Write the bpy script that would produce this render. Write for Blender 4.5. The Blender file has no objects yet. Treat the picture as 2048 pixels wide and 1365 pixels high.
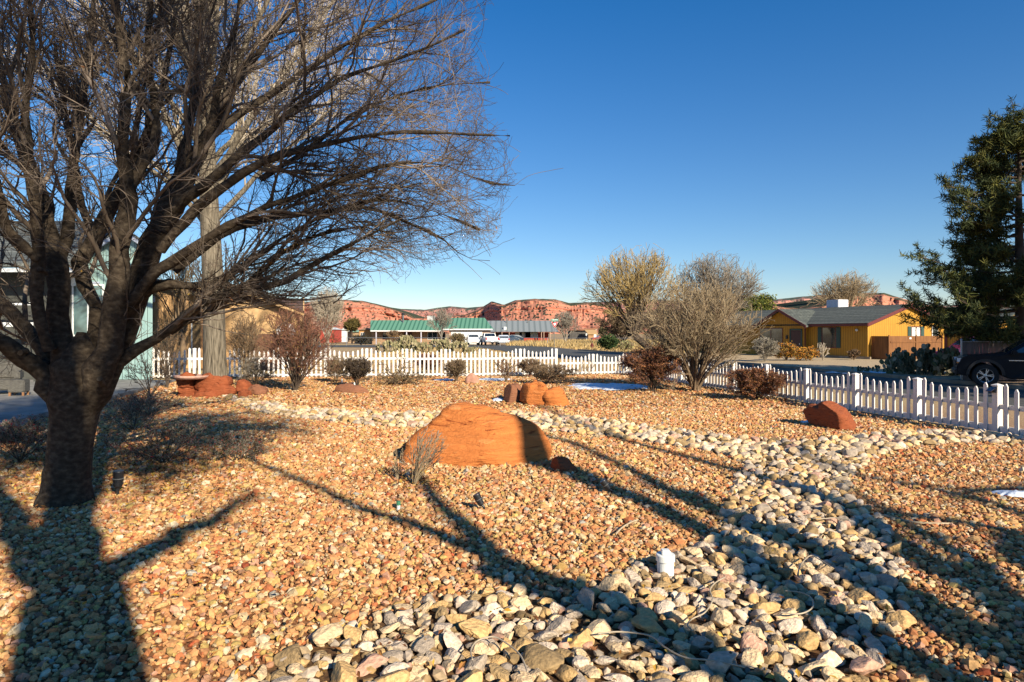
import bpy, bmesh, math, random
import numpy as np
from mathutils import Vector, Matrix, noise

random.seed(7)
RNG = np.random.default_rng(7)
PI = math.pi
CAMH, F, CX, HY = 1.92, 1300.0, 1024.0, 667.0      # camera height, focal length, image centre and horizon of the survey
SUN_AZ, SUN_EL = math.radians(34), math.radians(27)
SUNH = Vector((math.sin(SUN_AZ), -math.cos(SUN_AZ), 0))      # horizontal direction towards the sun
scene = bpy.context.scene
COL = scene.collection

def P(px, py, Y):
    return Vector(((px - CX) * Y / F, Y, CAMH - (py - HY) * Y / F))
def G(px, py, z=0.0):
    Y = F * (CAMH - z) / (py - HY)
    return Vector(((px - CX) * Y / F, Y, z))
def GX(px, Y, z=0.0):
    return Vector(((px - CX) * Y / F, Y, z))

# ------------------------------------------------------------------ objects
def tag(o, label=None, cat=None, group=None, kind=None):
    if label: o['label'] = label
    if cat: o['category'] = cat
    if group: o['group'] = group
    if kind: o['kind'] = kind
    return o
def thing(name, label, cat, loc=(0, 0, 0), rz=0.0, group=None):
    o = bpy.data.objects.new(name, None); COL.objects.link(o)
    o.empty_display_size = 0.2
    o.location = loc; o.rotation_euler = (0, 0, rz)
    return tag(o, label, cat, group)
def link(name, me, mat=None, parent=None, loc=None, rz=None):
    if mat is not None and len(me.materials) == 0:
        me.materials.append(mat)
    o = bpy.data.objects.new(name, me); COL.objects.link(o)
    if parent is not None: o.parent = parent
    if loc is not None: o.location = loc
    if rz is not None: o.rotation_euler = (0, 0, rz)
    return o
def copy_tree(o, parent=None):
    c = o.copy(); COL.objects.link(c); c.parent = parent
    for ch in list(o.children): copy_tree(ch, c)
    return c

def np_mesh(name, verts, faces, fs=4, smooth=False, colors=None, sizes=None):
    """verts (N,3); faces (M,fs) or flat loop list with sizes."""
    me = bpy.data.meshes.new(name)
    verts = np.asarray(verts, np.float32)
    me.vertices.add(len(verts)); me.vertices.foreach_set('co', verts.ravel())
    if sizes is None:
        faces = np.asarray(faces, np.int32).reshape(-1, fs)
        sizes = np.full(len(faces), fs, np.int32)
    flat = np.asarray(faces, np.int32).ravel(); sizes = np.asarray(sizes, np.int32)
    me.loops.add(len(flat)); me.loops.foreach_set('vertex_index', flat)
    me.polygons.add(len(sizes))
    st = np.concatenate(([0], np.cumsum(sizes)[:-1])).astype(np.int32)
    me.polygons.foreach_set('loop_start', st)
    me.polygons.foreach_set('loop_total', sizes)
    me.polygons.foreach_set('use_smooth', np.full(len(sizes), bool(smooth)))
    if colors is not None:
        a = me.color_attributes.new('tone', 'FLOAT_COLOR', 'POINT')
        c = np.ones((len(verts), 4), np.float32); c[:, :3] = colors
        a.data.foreach_set('color', c.ravel())
    me.update(calc_edges=True)
    return me

class MB:
    """collects simple solids into one mesh"""
    def __init__(s): s.v = []; s.f = []
    def add(s, vs, fs):
        b = len(s.v); s.v += [tuple(v) for v in vs]; s.f += [tuple(b + i for i in f) for f in fs]; return s
    def box(s, x0, x1, y0, y1, z0, z1, M=None):
        vs = [Vector(c) for c in ((x0,y0,z0),(x1,y0,z0),(x1,y1,z0),(x0,y1,z0),(x0,y0,z1),(x1,y0,z1),(x1,y1,z1),(x0,y1,z1))]
        if M is not None: vs = [M @ v for v in vs]
        return s.add(vs, ((0,3,2,1),(4,5,6,7),(0,1,5,4),(1,2,6,5),(2,3,7,6),(3,0,4,7)))
    def quad(s, a, b, c, d): return s.add((a, b, c, d), ((0, 1, 2, 3),))
    def prism(s, pts, d):
        """pts: planar polygon (3D), d: extrusion vector"""
        n = len(pts); d = Vector(d); pts = [Vector(p) for p in pts]
        return s.add(pts + [p + d for p in pts], [tuple(range(n))[::-1], tuple(range(n, 2*n))] + [(i, (i+1) % n, n + (i+1) % n, n + i) for i in range(n)])
    def tube(s, pts, rads, n=8, cap=True):
        pts = [Vector(p) for p in pts]
        if not hasattr(rads, '__len__'): rads = [rads] * len(pts)
        b = len(s.v); u = None
        for i, p in enumerate(pts):
            t = (pts[min(i+1, len(pts)-1)] - pts[max(i-1, 0)]).normalized()
            if u is None: u = t.orthogonal().normalized()
            u = (u - t * u.dot(t)).normalized(); w = t.cross(u)
            for k in range(n):
                a = 2*PI*k/n; s.v.append(tuple(p + (u*math.cos(a) + w*math.sin(a)) * rads[i]))
        for i in range(len(pts)-1):
            for k in range(n):
                s.f.append((b+i*n+k, b+i*n+(k+1) % n, b+(i+1)*n+(k+1) % n, b+(i+1)*n+k))
        if cap:
            s.f.append(tuple(b+k for k in range(n))[::-1]); s.f.append(tuple(b+(len(pts)-1)*n+k for k in range(n)))
        return s
    def lathe(s, prof, n=16, c=(0, 0, 0), cap=True):
        b = len(s.v)
        for r, z in prof:
            for k in range(n):
                a = 2*PI*k/n; s.v.append((c[0]+r*math.cos(a), c[1]+r*math.sin(a), c[2]+z))
        for i in range(len(prof)-1):
            for k in range(n):
                s.f.append((b+i*n+k, b+i*n+(k+1) % n, b+(i+1)*n+(k+1) % n, b+(i+1)*n+k))
        if cap: s.f.append(tuple(b+k for k in range(n))[::-1]); s.f.append(tuple(b+(len(prof)-1)*n+k for k in range(n)))
        return s
    def mesh(s, name, smooth=False, bevel=0.0):
        me = bpy.data.meshes.new(name); me.from_pydata(s.v, [], s.f); me.update()
        if bevel:
            bm = bmesh.new(); bm.from_mesh(me)
            bmesh.ops.bevel(bm, geom=bm.edges[:], offset=bevel, segments=2, affect='EDGES', clamp_overlap=True)
            bm.to_mesh(me); bm.free()
        if smooth:
            me.polygons.foreach_set('use_smooth', [True]*len(me.polygons))
            me.update()
        return me
    def obj(s, name, mat, parent=None, smooth=False, bevel=0.0):
        return link(name, s.mesh(name, smooth, bevel), mat, parent)

# ------------------------------------------------------------------ materials
def newmat(name):
    m = bpy.data.materials.new(name); m.use_nodes = True
    nt = m.node_tree; b = nt.nodes['Principled BSDF']
    return m, nt, b
def N(nt, t, **kw):
    n = nt.nodes.new(t)
    for k, v in kw.items():
        if k in n.inputs.keys(): n.inputs[k].default_value = v
        else: setattr(n, k, v)
    return n
def ramp(nt, fac, stops, interp='LINEAR'):
    r = nt.nodes.new('ShaderNodeValToRGB'); r.color_ramp.interpolation = interp
    e = r.color_ramp.elements
    while len(e) < len(stops): e.new(0.5)
    for i, (p, c) in enumerate(stops):
        e[i].position = p; e[i].color = (*c, 1) if len(c) == 3 else c
    nt.links.new(fac, r.inputs['Fac']); return r.outputs['Color']
def coords(nt, kind='Object', scale=(1, 1, 1)):
    t = N(nt, 'ShaderNodeTexCoord'); m = N(nt, 'ShaderNodeMapping'); m.inputs['Scale'].default_value = scale
    nt.links.new(t.outputs[kind], m.inputs['Vector']); return m.outputs['Vector']
def bump(nt, b, h, strength=0.4, dist=0.02):
    n = N(nt, 'ShaderNodeBump'); n.inputs['Strength'].default_value = strength; n.inputs['Distance'].default_value = dist
    nt.links.new(h, n.inputs['Height']); nt.links.new(n.outputs['Normal'], b.inputs['Normal'])
def nmat(name, cols, scale=5.0, rough=0.8, bumps=0.0, dist=0.02, stretch=(1, 1, 1), detail=6, spec=0.3, metal=0.0, lo=0.3, hi=0.7):
    """procedural noise between the colours of cols"""
    m, nt, b = newmat(name)
    v = coords(nt, 'Object', stretch)
    n = N(nt, 'ShaderNodeTexNoise'); n.inputs['Scale'].default_value = scale; n.inputs['Detail'].default_value = detail
    nt.links.new(v, n.inputs['Vector'])
    k = len(cols)
    c = ramp(nt, n.outputs['Fac'], [(lo + (hi - lo) * i / max(k - 1, 1), cols[i]) for i in range(k)])
    nt.links.new(c, b.inputs['Base Color'])
    b.inputs['Roughness'].default_value = rough; b.inputs['Specular IOR Level'].default_value = spec; b.inputs['Metallic'].default_value = metal
    if bumps >= .7:
        n2 = N(nt, 'ShaderNodeTexNoise'); n2.inputs['Scale'].default_value = scale*7; n2.inputs['Detail'].default_value = 6; nt.links.new(v, n2.inputs['Vector'])
        ad = N(nt, 'ShaderNodeMath', operation='MULTIPLY_ADD'); nt.links.new(n2.outputs['Fac'], ad.inputs[0]); ad.inputs[1].default_value = .5; nt.links.new(n.outputs['Fac'], ad.inputs[2])
        bump(nt, b, ad.outputs[0], bumps, dist)
    elif bumps: bump(nt, b, n.outputs['Fac'], bumps, dist)
    return m
def tonemat(name, rough=0.85, nscale=30.0, bumps=0.3, dist=0.01, vary=0.35, use='attr', spec=0.25):
    """colour per stone, from the mesh attribute or the object's own colour, broken up by fine noise"""
    m, nt, b = newmat(name)
    if use == 'attr':
        a = N(nt, 'ShaderNodeAttribute'); a.attribute_name = 'tone'; col = a.outputs['Color']
    else:
        a = N(nt, 'ShaderNodeObjectInfo'); col = a.outputs['Color']
    v = coords(nt)
    n = N(nt, 'ShaderNodeTexNoise'); n.inputs['Scale'].default_value = nscale; n.inputs['Detail'].default_value = 5
    nt.links.new(v, n.inputs['Vector'])
    g = ramp(nt, n.outputs['Fac'], [(0.3, (1-vary,)*3), (0.7, (1+vary*0.4,)*3)])
    mx = N(nt, 'ShaderNodeMix', data_type='RGBA', blend_type='MULTIPLY'); mx.inputs[0].default_value = 1
    nt.links.new(col, mx.inputs[6]); nt.links.new(g, mx.inputs[7]); nt.links.new(mx.outputs[2], b.inputs['Base Color'])
    b.inputs['Roughness'].default_value = rough; b.inputs['Specular IOR Level'].default_value = spec
    if bumps: bump(nt, b, n.outputs['Fac'], bumps, dist)
    return m
def siding(name, c1, c2, groove=0.2, axis=0, rough=0.75):
    """vertical grooved boards along object X (axis 0) or Y (axis 1)"""
    m, nt, b = newmat(name)
    v = coords(nt)
    s = N(nt, 'ShaderNodeSeparateXYZ'); nt.links.new(v, s.inputs[0])
    d = N(nt, 'ShaderNodeMath', operation='DIVIDE'); nt.links.new(s.outputs[axis], d.inputs[0]); d.inputs[1].default_value = groove
    fr = N(nt, 'ShaderNodeMath', operation='FRACT'); nt.links.new(d.outputs[0], fr.inputs[0])
    gr = ramp(nt, fr.outputs[0], [(0.0, (0, 0, 0)), (0.07, (0, 0, 0)), (0.12, (1, 1, 1)), (1.0, (1, 1, 1))])
    n = N(nt, 'ShaderNodeTexNoise'); n.inputs['Scale'].default_value = 2.2; n.inputs['Detail'].default_value = 6
    mp = N(nt, 'ShaderNodeMapping'); mp.inputs['Scale'].default_value = (3, 3, 0.5); nt.links.new(v, mp.inputs['Vector']); nt.links.new(mp.outputs[0], n.inputs['Vector'])
    c = ramp(nt, n.outputs['Fac'], [(0.3, c1), (0.7, c2)])
    mx = N(nt, 'ShaderNodeMix', data_type='RGBA', blend_type='MULTIPLY'); mx.inputs[0].default_value = 0.75
    nt.links.new(c, mx.inputs[6]); nt.links.new(gr, mx.inputs[7]); nt.links.new(mx.outputs[2], b.inputs['Base Color'])
    bump(nt, b, gr, 0.6, 0.01); b.inputs['Roughness'].default_value = rough
    return m
def shingle(name, c1, c2, sx=1.0, sz=5.0):
    m, nt, b = newmat(name)
    v = coords(nt)
    br = N(nt, 'ShaderNodeTexBrick'); br.inputs['Scale'].default_value = 1.0
    mp = N(nt, 'ShaderNodeMapping'); mp.inputs['Rotation'].default_value = (PI/2, 0, 0); nt.links.new(v, mp.inputs['Vector']); 
    nt.links.new(mp.outputs[0], br.inputs['Vector'])
    br.inputs['Color1'].default_value = (*c1, 1); br.inputs['Color2'].default_value = (*c2, 1); br.inputs['Mortar'].default_value = (c1[0]*.35, c1[1]*.35, c1[2]*.35, 1)
    br.inputs['Brick Width'].default_value = 0.33*sx; br.inputs['Row Height'].default_value = 0.14; br.inputs['Mortar Size'].default_value = 0.012
    n = N(nt, 'ShaderNodeTexNoise'); n.inputs['Scale'].default_value = 6; n.inputs['Detail'].default_value = 8; nt.links.new(v, n.inputs['Vector'])
    g = ramp(nt, n.outputs['Fac'], [(0.3, (0.6,)*3), (0.7, (1.3,)*3)])
    mx = N(nt, 'ShaderNodeMix', data_type='RGBA', blend_type='MULTIPLY'); mx.inputs[0].default_value = 1
    nt.links.new(br.outputs['Color'], mx.inputs[6]); nt.links.new(g, mx.inputs[7]); nt.links.new(mx.outputs[2], b.inputs['Base Color'])
    b.inputs['Roughness'].default_value = 0.95
    return m
def glassmat(name, col=(0.02, 0.03, 0.035), rough=0.05):
    m, nt, b = newmat(name)
    n = N(nt, 'ShaderNodeTexNoise'); n.inputs['Scale'].default_value = 1.5
    nt.links.new(coords(nt), n.inputs['Vector'])
    nt.links.new(ramp(nt, n.outputs['Fac'], [(0.35, tuple(c*0.5 for c in col)), (0.65, tuple(c*1.6 for c in col))]), b.inputs['Base Color'])
    b.inputs['Roughness'].default_value = rough; b.inputs['Specular IOR Level'].default_value = 0.9
    return m
def plain(name, col, rough=0.6, metal=0.0, spec=0.4, scale=12.0, var=0.15):
    return nmat(name, [tuple(c*(1-var) for c in col), tuple(min(c*(1+var), 1) for c in col)], scale, rough, 0.0, spec=spec, metal=metal)

# ------------------------------------------------------------------ rocks
def ico(sub):
    bm = bmesh.new(); bmesh.ops.create_icosphere(bm, subdivisions=sub, radius=1.0)
    v = np.array([x.co[:] for x in bm.verts]); f = np.array([[q.index for q in p.verts] for p in bm.faces]); bm.free()
    return v, f
ICO = {k: ico(k) for k in (1, 2, 3, 4, 5)}
def stone_shape(sub, seed, cuts=9, rough=0.06, flat=0.6, keep=(0.62, 0.95)):
    """unit stone: a sphere cut by random planes, softened and roughened"""
    r = np.random.default_rng(seed)
    v, f = ICO[sub]; v = v.copy()
    n = r.normal(size=(cuts, 3)); n /= np.linalg.norm(n, axis=1)[:, None]
    d = r.uniform(keep[0], keep[1], cuts)
    for i in range(cuts):
        dd = v @ n[i]; o = np.maximum(dd - d[i], 0); v -= o[:, None] * n[i] * 0.93
    if rough:
        off = r.uniform(-50, 50, 3)
        for i in range(len(v)):
            q = Vector(v[i] * 1.7 + off)
            v[i] *= 1 + rough * noise.fractal(q, 1.0, 2.0, 4)
    v *= np.array([1.0, r.uniform(0.68, 0.9), flat * r.uniform(0.85, 1.15)])
    return v, f
def rotmats(n, rng, tilt=0.5):
    a = rng.uniform(0, 2*PI, n); b = rng.normal(0, tilt, n); c = rng.normal(0, tilt, n)
    Z = np.zeros((n, 3, 3)); ca, sa = np.cos(a), np.sin(a)
    Z[:, 0, 0] = ca; Z[:, 0, 1] = -sa; Z[:, 1, 0] = sa; Z[:, 1, 1] = ca; Z[:, 2, 2] = 1
    X = np.zeros((n, 3, 3)); cb, sb = np.cos(b), np.sin(b); X[:, 0, 0] = 1; X[:, 1, 1] = cb; X[:, 1, 2] = -sb; X[:, 2, 1] = sb; X[:, 2, 2] = cb
    Y = np.zeros((n, 3, 3)); cc, sc = np.cos(c), np.sin(c); Y[:, 1, 1] = 1; Y[:, 0, 0] = cc; Y[:, 0, 2] = sc; Y[:, 2, 0] = -sc; Y[:, 2, 2] = cc
    return Z @ X @ Y
def scatter_stones(name, pos, size, cols, variants, mat, rng, tilt=0.5, smooth=False, parent=None):
    """one mesh of many stones; variants: list of (verts, faces)"""
    k = rng.integers(0, len(variants), len(pos)); V = []; Fc = []; C = []; base = 0
    for j, (sv, sf) in enumerate(variants):
        idx = np.where(k == j)[0]
        if len(idx) == 0: continue
        R = rotmats(len(idx), rng, tilt)
        w = np.einsum('nij,vj->nvi', R, sv) * size[idx][:, None, None] + pos[idx][:, None, :]
        nv = len(sv)
        V.append(w.reshape(-1, 3)); C.append(np.repeat(cols[idx], nv, axis=0))
        Fc.append((sf[None] + (base + np.arange(len(idx)) * nv)[:, None, None]).reshape(-1, sf.shape[1])); base += nv * len(idx)
    me = np_mesh(name, np.concatenate(V), np.concatenate(Fc), variants[0][1].shape[1], smooth, np.concatenate(C))
    return link(name, me, mat, parent)

def outline_rock(name, outline, Y, depth, mat, lean=0.25, sub=5, seed=0, rough=0.05, strata=0.02, flatfront=0.5, sink=0.06, tag_=None, parent=None, freq=1.3, cuts=9, faces=()):
    """a solid rock whose silhouette from the path follows the outline (px), standing at distance Y, 'depth' metres thick"""
    pts = [P(x, y, Y) for x, y in outline]
    cx = sum(p.x for p in pts)/len(pts); zs = [p.z for p in pts]; cz = (max(zs) + min(zs))/2 - 0.1*(max(zs)-min(zs))
    ang = np.array([math.atan2(p.z-cz, p.x-cx) for p in pts]); rad = np.array([math.hypot(p.z-cz, p.x-cx) for p in pts])
    o = np.argsort(ang); ang = ang[o]; rad = rad[o]
    ang = np.concatenate((ang[-1:]-2*PI, ang, ang[:1]+2*PI)); rad = np.concatenate((rad[-1:], rad, rad[:1]))
    v, f = ICO[sub]; v = v.copy(); out = np.zeros_like(v); r = np.random.default_rng(seed); off = r.uniform(-40, 40, 3)
    h = max(zs) - min(zs); S = max(h, 0.2)
    for i, (x, y, z) in enumerate(v):
        th = math.atan2(z, x); rho = math.hypot(x, z); R = np.interp(th, ang, rad)
        rr = R * rho ** (0.8 if depth > 1.2 else 0.62)
        X = cx + math.cos(th)*rr; Z = cz + math.sin(th)*rr
        yy = y
        if y < 0: yy = y * (1 - flatfront) - flatfront * (1 - rho**3) * 0.55
        q = Vector((X, yy*depth*.5, Z*1.0)) * (freq/S) + Vector(off)
        n1 = noise.fractal(q, 0.9, 2.1, 6)
        q2 = Vector((X*.5, 0, Z*3.5 + 0.35*X)) * (2.2/S) + Vector(off)
        n2 = noise.noise(q2) + 0.5*noise.noise(q2*2.3)
        d = rough*n1*S*2.4 + strata*S*n2*1.6
        out[i] = (X + x*d*.6, Y + depth*0.5 + yy*depth*0.5 + y*d + lean*(Z-min(zs)), Z + z*d*.6)
    cen_ = out.mean(0)
    for _ in range(cuts):
        nn = r.normal(size=3); nn[1] = -abs(nn[1])*r.choice([1, 1, -.5]) - .9; nn[2] = abs(nn[2])*.8; nn /= np.linalg.norm(nn)
        dd = (out-cen_) @ nn; lim = dd.max()*r.uniform(.62, .88); o_ = np.maximum(dd-lim, 0); out -= (o_*.90)[:, None]*nn*np.array([.55, 1, .45])
    for nx_, ny_, nz_, sh in faces:
        nn = np.array([nx_, ny_, nz_], float); nn /= np.linalg.norm(nn); dd = (out-cen_) @ nn; lim = dd.max()*sh; o_ = np.maximum(dd-lim, 0); out -= (o_*.93)[:, None]*nn
    out[:, 2] -= sink * 0.5
    base = Vector((cx, Y+depth*.5, 0)); out -= np.array(base[:])
    me = np_mesh(name, out, f, 3, True)
    ob = link(name, me, mat, parent, loc=base)
    if tag_: tag(ob, *tag_)
    return ob
# ------------------------------------------------------------------ camera, sun, sky
cam = bpy.data.cameras.new('camera'); camo = bpy.data.objects.new('camera', cam); COL.objects.link(camo)
camo.location = (0, 0, CAMH); camo.rotation_euler = (PI/2, 0, 0)
cam.sensor_width = 36; cam.lens = 36*F/2048; cam.shift_y = -(682.5 - HY)/2048; cam.clip_start = 0.05; cam.clip_end = 20000
scene.camera = camo
scene.view_settings.view_transform = 'Standard'; scene.view_settings.look = 'None'; scene.view_settings.gamma = 1
scene.view_settings.exposure = 0.72
w = bpy.data.worlds.new('World'); scene.world = w; w.use_nodes = True
nt = w.node_tree; bg = nt.nodes['Background']
sky = nt.nodes.new('ShaderNodeTexSky'); sky.sky_type = 'NISHITA'; sky.sun_disc = False
sky.sun_elevation = SUN_EL; sky.sun_rotation = PI - SUN_AZ
sky.altitude = 300; sky.air_density = 1.0; sky.dust_density = 0.0; sky.ozone_density = 2.6
hs = nt.nodes.new('ShaderNodeHueSaturation'); hs.inputs['Saturation'].default_value = 1.10
tn = nt.nodes.new('ShaderNodeMix'); tn.data_type = 'RGBA'; tn.blend_type = 'MULTIPLY'; tn.inputs[0].default_value = 1; 
tc_ = nt.nodes.new('ShaderNodeTexCoord'); sx_ = nt.nodes.new('ShaderNodeSeparateXYZ'); nt.links.new(tc_.outputs['Generated'], sx_.inputs[0])
nt.links.new(ramp(nt, sx_.outputs[2], [(0.0, (1.08, 1.0, 1.04)), (0.10, (0.86, 1.0, 1.14)), (0.45, (0.28, 0.90, 1.32))]), tn.inputs[7])
nt.links.new(sky.outputs['Color'], hs.inputs['Color']); nt.links.new(hs.outputs['Color'], tn.inputs[6]); nt.links.new(tn.outputs[2], bg.inputs['Color']); bg.inputs['Strength'].default_value = 0.067
sl = bpy.data.lights.new('sun', 'SUN'); sl.energy = 5.0; sl.angle = math.radians(0.55); sl.color = (1.0, 0.90, 0.71)
so = bpy.data.objects.new('sun', sl); COL.objects.link(so)
sd = Vector((SUNH.x*math.cos(SUN_EL), SUNH.y*math.cos(SUN_EL), math.sin(SUN_EL)))
so.rotation_euler = sd.to_track_quat('Z', 'Y').to_euler()
scene.cycles.use_denoising = True
scene.cycles.max_bounces = 5; scene.cycles.diffuse_bounces = 1; scene.cycles.glossy_bounces = 2; scene.cycles.transparent_max_bounces = 4

# ------------------------------------------------------------------ terrain
def in_poly(x, y, poly):
    """vectorised point in polygon"""
    x = np.asarray(x); y = np.asarray(y); ins = np.zeros(x.shape, bool); n = len(poly)
    for i in range(n):
        x0, y0 = poly[i]; x1, y1 = poly[(i+1) % n]
        c = ((y0 > y) != (y1 > y)) & (x < (x1-x0)*(y-y0)/((y1-y0) + 1e-12) + x0)
        ins ^= c
    return ins
def hgt(x, y):
    """gentle lie of the land, metres"""
    x = np.asarray(x, float); y = np.asarray(y, float)
    h = 0.025*np.sin(x*0.9+1)*np.sin(y*0.7) * np.clip((y-3)/5, 0, 1) * np.clip((30-y)/6, 0, 1)
    h = h + np.clip(-x-2, 0, 14)*0.012*np.clip((y-16)/12, 0, 1)*np.clip((60-y)/20, 0, 1)
    return h
xs = np.concatenate((-np.geomspace(4000, 12, 30), np.arange(-11.7, 12, 0.3), np.geomspace(12, 4000, 30)))
ys = np.concatenate((-np.geomspace(600, 6, 14), np.arange(-5, 34, 0.3), np.geomspace(34, 9000, 46)))
gx, gy = np.meshgrid(xs, ys); gz = hgt(gx, gy) - 0.012
nx, ny = len(xs), len(ys)
ii = np.arange(ny-1)[:, None]*nx + np.arange(nx-1)[None]
gf = np.stack((ii, ii+1, ii+nx+1, ii+nx), -1).reshape(-1, 4)
m, nt, b = newmat('dry_dirt')
v = coords(nt)
n1 = N(nt, 'ShaderNodeTexNoise'); n1.inputs['Scale'].default_value = 0.12; n1.inputs['Detail'].default_value = 8; nt.links.new(v, n1.inputs['Vector'])
n2 = N(nt, 'ShaderNodeTexNoise'); n2.inputs['Scale'].default_value = 18; n2.inputs['Detail'].default_value = 5; nt.links.new(v, n2.inputs['Vector'])
c1 = ramp(nt, n1.outputs['Fac'], [(0.35, (0.34, 0.20, 0.105)), (0.5, (0.42, 0.27, 0.13)), (0.65, (0.46, 0.34, 0.15))])
c2 = ramp(nt, n2.outputs['Fac'], [(0.3, (0.55,)*3), (0.7, (1.25,)*3)])
mx = N(nt, 'ShaderNodeMix', data_type='RGBA', blend_type='MULTIPLY'); mx.inputs[0].default_value = 1
nt.links.new(c1, mx.inputs[6]); nt.links.new(c2, mx.inputs[7]); nt.links.new(mx.outputs[2], b.inputs['Base Color'])
b.inputs['Roughness'].default_value = 0.95; bump(nt, b, n2.outputs['Fac'], 0.5, 0.03)
tag(link('ground', np_mesh('ground', np.stack((gx, gy, gz), -1).reshape(-1, 3), gf, 4, True), m), kind='structure')

def sheet(name, poly, z, mat, step=None, kind='structure'):
    """flat ground sheet from a world polygon, following hgt when step is given"""
    bm = bmesh.new(); vs = [bm.verts.new((x, y, z)) for x, y in poly]; bm.faces.new(vs)
    bmesh.ops.triangulate(bm, faces=bm.faces[:])
    if step:
        for _ in range(step): bmesh.ops.subdivide_edges(bm, edges=bm.edges[:], cuts=1, use_grid_fill=True)
    for q in bm.verts: q.co.z = float(hgt(q.co.x, q.co.y)) + z
    me = bpy.data.meshes.new(name); bm.normal_update()
    for f_ in bm.faces:
        if f_.normal.z < 0: f_.normal_flip()
    bm.to_mesh(me); bm.free()
    o = link(name, me, mat)
    if kind: o['kind'] = kind
    return o

# front yard bed of red gravel: the compacted layer under the loose stones
m_yard = nmat('yard_base', [(0.10, 0.035, 0.015), (0.24, 0.10, 0.04), (0.34, 0.17, 0.07)], 28, 0.95, 0.6, 0.02)
FR0, FR1 = Vector((5.38, 30.5, 0)), Vector((9.17, 12.3, 0))        # line of the side fence
frd = (FR1-FR0).normalized()
BK0, BK1 = Vector((-14.4, 25.8, 0)), Vector((5.38, 30.5, 0))       # line of the back fence
yard = [(-13.5, -4), (-13.5, 14), (-12.9, 24), (-13.4, 26.0), (5.38, 30.5), (9.17, 12.3), (12.3, -3.0)]
sheet('yard', yard, 0.004, m_yard, 5)

asph = nmat('asphalt', [(0.050, 0.049, 0.046), (0.085, 0.082, 0.075), (0.12, 0.115, 0.10)], 5, 0.9, 0.3, 0.02, detail=12)
road = [(13.3, 2), (13.0, 14), (11.6, 22), (9.2, 32), (4.2, 48), (0.9, 59), (-1.6, 73), (-7, 88), (-40, 90), (-90, 86), (-90, 97), (-40, 103), (-12, 105), (2, 101), (5.5, 88), (7.4, 73), (10.6, 59), (12.3, 48), (15.2, 34), (16.2, 26), (18.0, 16), (21, 2)]
sheet('road', road, 0.03, asph)
kerbm = nmat('kerb_concrete', [(0.22, 0.16, 0.11), (0.38, 0.30, 0.22)], 3, 0.9, 0.3)
def strip(name, pts, w, z0, z1, mat, kind='structure'):
    mb = MB()
    for a, b_ in zip(pts[:-1], pts[1:]):
        a = Vector((a[0], a[1], 0)); b_ = Vector((b_[0], b_[1], 0)); n_ = (b_-a).normalized().cross(Vector((0, 0, 1)))*w
        mb.prism([a + Vector((0, 0, z0)), b_ + Vector((0, 0, z0)), b_+n_ + Vector((0, 0, z0)), a+n_ + Vector((0, 0, z0))], (0, 0, z1-z0))
    o = mb.obj(name, mat); o['kind'] = kind; return o
strip('kerb', [(18.4, 16), (16.6, 26), (15.2, 34), (12.3, 48), (10.6, 59), (7.4, 73)], 0.35, 0.0, 0.14, kerbm)
# gravel forecourt of the yellow house and the dirt beyond
m_lawn = nmat('tan_gravel', [(0.30, 0.22, 0.13), (0.46, 0.34, 0.20), (0.58, 0.44, 0.28)], 22, 0.95, 0.5, 0.03, detail=10)
sheet('gravel_forecourt', [(13.2, 46), (15.8, 33.5), (17.1, 26.5), (30, 26), (40, 60), (20, 72), (8.6, 72)], 0.05, m_lawn)
m_drive = nmat('driveway_dirt', [(0.48, 0.34, 0.20), (0.60, 0.44, 0.27)], 3, 0.95, 0.2)
sheet('driveway', [(-14, 103), (1, 104), (1.5, 125), (-12, 125)], 0.05, m_drive)
# own concrete patio beside the house
m_conc = nmat('patio_concrete', [(0.16, 0.15, 0.145), (0.24, 0.23, 0.21), (0.30, 0.28, 0.26)], 2.5, 0.85, 0.15, detail=10)
mb = MB(); mb.prism([Vector(p) for p in ((-30, 10.6, 0), (-9.9, 12.4, 0), (-11.0, 17.2, 0), (-12.7, 24.6, 0), (-30, 25, 0))], (0, 0, 0.16))
o = mb.obj('patio', m_conc); o['kind'] = 'structure'
mb = MB(); mb.prism([Vector(p) for p in ((-30, 10.0, 0), (-9.6, 11.9, 0), (-9.9, 12.38, 0), (-30, 10.58, 0))], (0, 0, 0.08))
o = mb.obj('patio_step', m_conc); o['kind'] = 'structure'

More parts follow.
